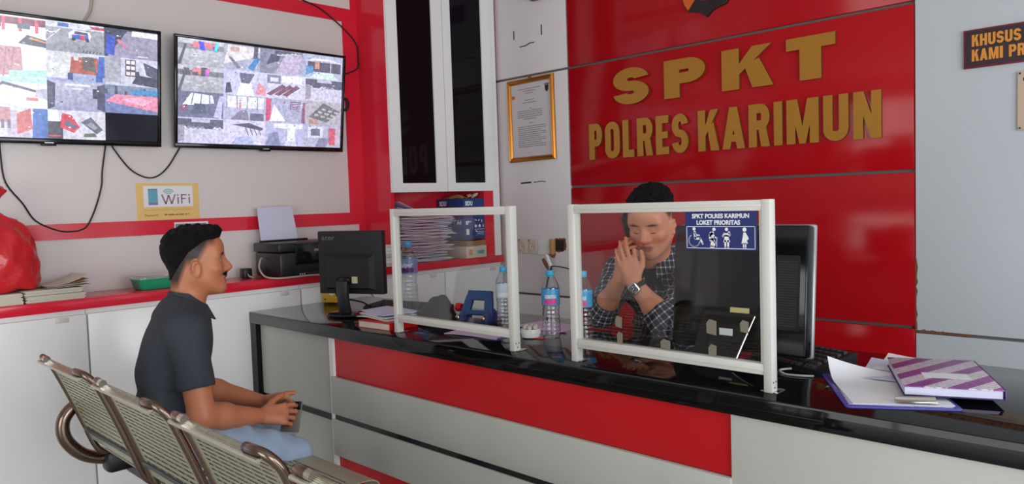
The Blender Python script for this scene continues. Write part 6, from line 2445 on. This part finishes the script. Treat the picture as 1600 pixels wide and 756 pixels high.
# left hand: back towards the viewer, fingers pointing up and to his right over the mouth
KN, TIP = hand(f, B['wrL'], (-.30, -.02, .95), (-.42, .86, .0), -1, [(.55, 1.15, .7), (.14, .36, .3), (.12, .34, .25), (.16, .40, .3)], .94, (.05, .35), .05, tdir=(.25, .40, .85))
# right hand behind it, holding the phone to his ear
hand(f, B['wrR'], (-.02, .10, .99), (.55, .80, 0), 1, [(.25, .45, .35), (.30, .5, .35), (.35, .5, .35), (.4, .55, .4)], .98, (.1, .2), .06)
for sg in (-1, 1):
    f.cap((-1.69 + sg * .09, 2.68, .54), (-1.69 + sg * .12, 2.50, .50), .075, .065, .03)
V, F = f.mesh()
V = smooth_verts(V, F, 1, .4)
fade2 = lambda x, y, z: np.clip((z - np.where(y > .045, .060, np.where(y > .012, .004 + (y - .012) * 1.7, np.where(y > -.03, .004, np.maximum(-.075, .004 + (y + .03) * 2.0))))) / .03, 0, 1) * np.clip((.086 - y) / .012, 0, 1)
HN = [(B['wrL'], KN[1], .052), (KN[1], KN[1] + np.array((-.045, .0, .075)), .034), (KN[0], KN[0] + np.array((-.02, .03, .04)), .03), (B['wrR'], np.array(B['wrR']) + np.array((0, .01, .17)), .05)]
col2 = skin_col(V, H2, SK2, HR2, C(168, 98, 86), lambda x, y, z: fade2(x, y, z), hands=HN)
np_obj('body', V, F, M_SKIN, off, OFF2, col2)
# lowered eyelids: the lids are part of the body's surface, the lashes a thin dark line below each
for sg in (-1, 1):
    MB(Matrix.Translation(-Vector(OFF2)) @ H2.matrix()).tube(catmull([(sg * .019, .0855, -.0035), (sg * .027, .0885, -.0062), (sg * .036, .0875, -.0065), (sg * .045, .0815, -.0040)], 4), .0013, 6).build('eyelash', M_HAIR, off)


def line2(L):
    x, y, z = L[:, 0], L[:, 1], L[:, 2]
    base = np.where(y > .035, .070 + (y - .035) * .25, np.where(y > -.02, .032 + (y + .02) * .69, .032 + (y + .02) * 1.2))
    return z - base


thick2 = lambda L: .003 + .019 * np.clip((L[:, 2] - .02) / .08, 0, 1)
Vh, Fh = hair_shell(H2, (-1.74, 2.18, 1.06), (-1.46, 2.56, 1.36), .0032, line2, thick2, .0018, 5)
np_obj('hair', Vh, Fh, M_HAIR, off, OFF2)
# lowered eyelids
for sg in (-1, 1):
    pass


def plaid_mat():
    m = mat('plaid_shirt', (0.02, 0.02, 0.03), 0.85)
    nt = m.node_tree
    b = nt.nodes['Principled BSDF']
    a = nt.nodes.new('ShaderNodeAttribute')
    a.attribute_name = 'weave'
    sx = nt.nodes.new('ShaderNodeSeparateXYZ')
    nt.links.new(a.outputs['Vector'], sx.inputs[0])

    def line(src, period, wdt, ph=0.0):
        ad = nt.nodes.new('ShaderNodeMath')
        ad.operation = 'MULTIPLY_ADD'
        ad.inputs[1].default_value = 1 / period
        ad.inputs[2].default_value = ph
        nt.links.new(sx.outputs[src], ad.inputs[0])
        fr = nt.nodes.new('ShaderNodeMath')
        fr.operation = 'FRACT'
        nt.links.new(ad.outputs[0], fr.inputs[0])
        lt = nt.nodes.new('ShaderNodeMath')
        lt.operation = 'LESS_THAN'
        lt.inputs[1].default_value = wdt
        nt.links.new(fr.outputs[0], lt.inputs[0])
        return lt
    tot = None
    for src, per, wd, wgt in (('X', .024, .22, .52), ('Y', .024, .22, .52), ('X', .024, .10, .0), ('Y', .024, .08, .0)):
        l = line(src, per, wd)
        mu = nt.nodes.new('ShaderNodeMath')
        mu.operation = 'MULTIPLY'
        mu.inputs[1].default_value = wgt
        nt.links.new(l.outputs[0], mu.inputs[0])
        if tot is None:
            tot = mu
        else:
            ad = nt.nodes.new('ShaderNodeMath')
            ad.operation = 'ADD'
            nt.links.new(tot.outputs[0], ad.inputs[0])
            nt.links.new(mu.outputs[0], ad.inputs[1])
            tot = ad
    cr = nt.nodes.new('ShaderNodeValToRGB')
    cr.color_ramp.elements[0].color = (*C(26, 26, 36), 1)
    cr.color_ramp.elements[1].color = (*C(214, 210, 222), 1)
    cr.color_ramp.elements[1].position = 1.0
    e = cr.color_ramp.elements.new(0.5)
    e.color = (*C(104, 102, 122), 1)
    nt.links.new(tot.outputs[0], cr.inputs[0])
    nt.links.new(cr.outputs[0], b.inputs['Base Color'])
    return m


# dark T-shirt under the open plaid shirt
f = Field((-2.02, 2.08, 0.42), (-1.30, 2.86, 1.12), 0.0052)
f.cap((-1.66, 2.50, 1.01), (-1.67, 2.53, .97), .078, .10, .04)
f.ell((-1.68, 2.56, .92), (.172, .108, .135), None, .05)
f.ell((-1.69, 2.63, .74), (.158, .110, .17), None, .05)
f.ell((-1.69, 2.68, .56), (.165, .125, .10), None, .05)
f.plane((-1.655, 2.475, 1.025), (.05, -.45, 1), .004)
V, F = f.mesh()
N = normals(V, F)
V = wrinkle(V, N, .003, [(12, 20, 40, .5, .8), (30, -20, 36, 2, .6)])
np_obj('undershirt', V, F, mat('black_cotton', C(22, 21, 25), 0.9, bump=0.2, bscale=300), off, OFF2)
f = Field((-2.02, 2.08, 0.42), (-1.30, 2.86, 1.14), 0.0048)
f.cap((-1.66, 2.51, 1.02), (-1.67, 2.54, .97), .086, .108, .04)
f.ell((-1.68, 2.565, .92), (.182, .116, .14), None, .05)
f.ell((-1.69, 2.635, .74), (.170, .118, .17), None, .05)
f.ell((-1.69, 2.685, .56), (.176, .132, .10), None, .05)
# open front: take a wedge out of the chest
f.cap((-1.655, 2.36, 1.06), (-1.70, 2.44, .50), .060, .075, .006, 'cut')
f.cap((-1.65, 2.47, 1.10), (-1.65, 2.44, 1.05), .060, .058, .006, 'cut')
for sd, sg in (('L', 1), ('R', -1)):
    s0, e0, w0 = [np.array(B[q + sd]) for q in ('sh', 'el', 'wr')]
    f.cap((-1.68 + sg * .08, 2.53, .985), s0, .066, .068, .04)
    f.cap(s0, e0, .068, .056, .03)
    f.cap(e0, e0 + (w0 - e0) * .36, .056, .052, .012)
for sd, sg in (('L', 1), ('R', -1)):
    e0, w0 = np.array(B['el' + sd]), np.array(B['wr' + sd])
    c = e0 + (w0 - e0) * .34
    f.plane(c, w0 - e0, .003, np.minimum(e0, w0) - .085, np.maximum(e0, w0) + .05)
f.plane((0, 0, HC + .004), (0, 0, -1), .003, (-2.0, 2.08, .70), (-1.30, 2.41, .86))
V, F = f.mesh()
N = normals(V, F)
V = wrinkle(V, N, .004, [(14, 30, 44, .5, .8), (40, -20, 36, 2, .6), (-34, 42, 20, 4, .5)])
V[:, 2] = np.where((V[:, 1] < 2.41) & (V[:, 2] < HC + .004), HC + .004, V[:, 2])
V = smooth_verts(V, F, 1, .3)
# thread directions: along and around each limb, across and down the trunk
wv = np.stack([V[:, 0], V[:, 2], V[:, 1]], 1)
for sd in 'LR':
    s0, e0, w0 = [np.array(B[q + sd]) for q in ('sh', 'el', 'wr')]
    for a_, b_, r_ in ((s0, e0, .085), (e0, w0, .078)):
        ba = b_ - a_
        L = np.linalg.norm(ba)
        d = ba / L
        t_ = (V - a_) @ d
        q = V - a_ - t_[:, None] * d
        m_ = (np.linalg.norm(q, axis=1) < r_) & (t_ > (.04 if a_ is s0 else -.02)) & (t_ < L + .04)
        u1 = np.cross(d, (0.3, .2, 1.0))
        u1 /= np.linalg.norm(u1)
        u2 = np.cross(d, u1)
        an = np.arctan2(q @ u2, q @ u1)
        wv[m_, 0] = (an * .055)[m_]
        wv[m_, 1] = t_[m_]
np_obj('plaid_shirt', V, F, plaid_mat(), off, OFF2, attrs={'weave': wv})
# collar points of the plaid shirt
b = MB(Matrix.Translation(-Vector(OFF2)))
PL2 = plaid_mat()


def collar2(u, v):
    a = math.radians(-150 + 300 * u) + math.radians(96)
    nx, ny = math.cos(a), math.sin(a)
    r = .072 + .030 * v
    fr = max(0, -ny)
    return (-1.657 + nx * r, 2.49 + ny * r * 1.1, 1.075 - .045 * v - .055 * fr - .02 * v * fr)


b.sheet(collar2, 40, 5, .003)
o = b.build('collar', PL2, off)
me = o.data
a = me.attributes.new('weave', 'FLOAT_VECTOR', 'POINT')
co = np.zeros(len(me.vertices) * 3, np.float32)
me.vertices.foreach_get('co', co)
co = co.reshape(-1, 3)
a.data.foreach_set('vector', np.stack([co[:, 0] + co[:, 1], co[:, 2], co[:, 1]], 1).astype(np.float32).ravel())

# wristwatch on his left wrist
wl, el = np.array(B['wrL']), np.array(B['elL'])
d = Vector(wl - el).normalized()
c = Vector(wl - (wl - el) / np.linalg.norm(wl - el) * .022) - Vector(OFF2)
out = Vector((0.10, -1, 0.15))
out = (out - d * out.dot(d)).normalized()
sd_ = d.cross(out)
w_ = thing('wristwatch', None, None, None)
w_.name = 'wristwatch'
bpy.data.objects.remove(w_)
WM = frame(c, sd_, d, out)
b = MB(WM)
b.tube([(.031 * math.cos(a), 0, .031 * math.sin(a)) for a in [k * math.pi / 14 for k in range(28)]], .0032, 6, M=Matrix.Diagonal((1, 1, 1, 1)), closed=True)
for dy in (-.006, .006):
    b.tube([(.031 * math.cos(a), dy, .031 * math.sin(a)) for a in [k * math.pi / 14 for k in range(28)]], .0032, 6, closed=True)
wt = b.build('wristwatch', M_BLK, off)
MB(WM).prism([(x, y) for x, y in rrect(.038, .040, .008)], .010, z0=.028, bev=.0015).build('watch_case', M_CHROME, wt)
b = MB(WM).prism([(x, y) for x, y in rrect(.027, .028, .005)], .0012, z0=.0378)
b.build('watch_dial', mat('watch_dial', C(52, 54, 58), 0.2), wt)
b = MB(WM)
for k in range(12):
    a = k * math.pi / 6
    b.box((.0105 * math.cos(a), .0105 * math.sin(a), .0392), (.002, .002, .0006))
b.box((.002, .003, .0394), (.0016, .010, .0006)).box((-.003, -.001, .0394), (.007, .0016, .0006))
b.build('watch_marks', M_INKW, wt, smooth=0)
# phone at his right ear
ph = H2.p(.092, .012, -.030)
t = thing('phone', 'dark phone held upright against the ear of the man behind the counter', 'phone', frame(ph, H2.R @ np.array((0, 1, 0)), H2.R @ np.array((0, -.15, 1)), H2.R @ np.array((1, 0, 0.0))))
MB().bx(-.036, .036, -.072, .072, -.004, .004, bev=.003).build('body', M_BLKS, t)
MB().bx(-.033, .033, -.068, .068, .004, .0048).build('screen', M_BLKS, t)
bpy.context.view_layer.update()
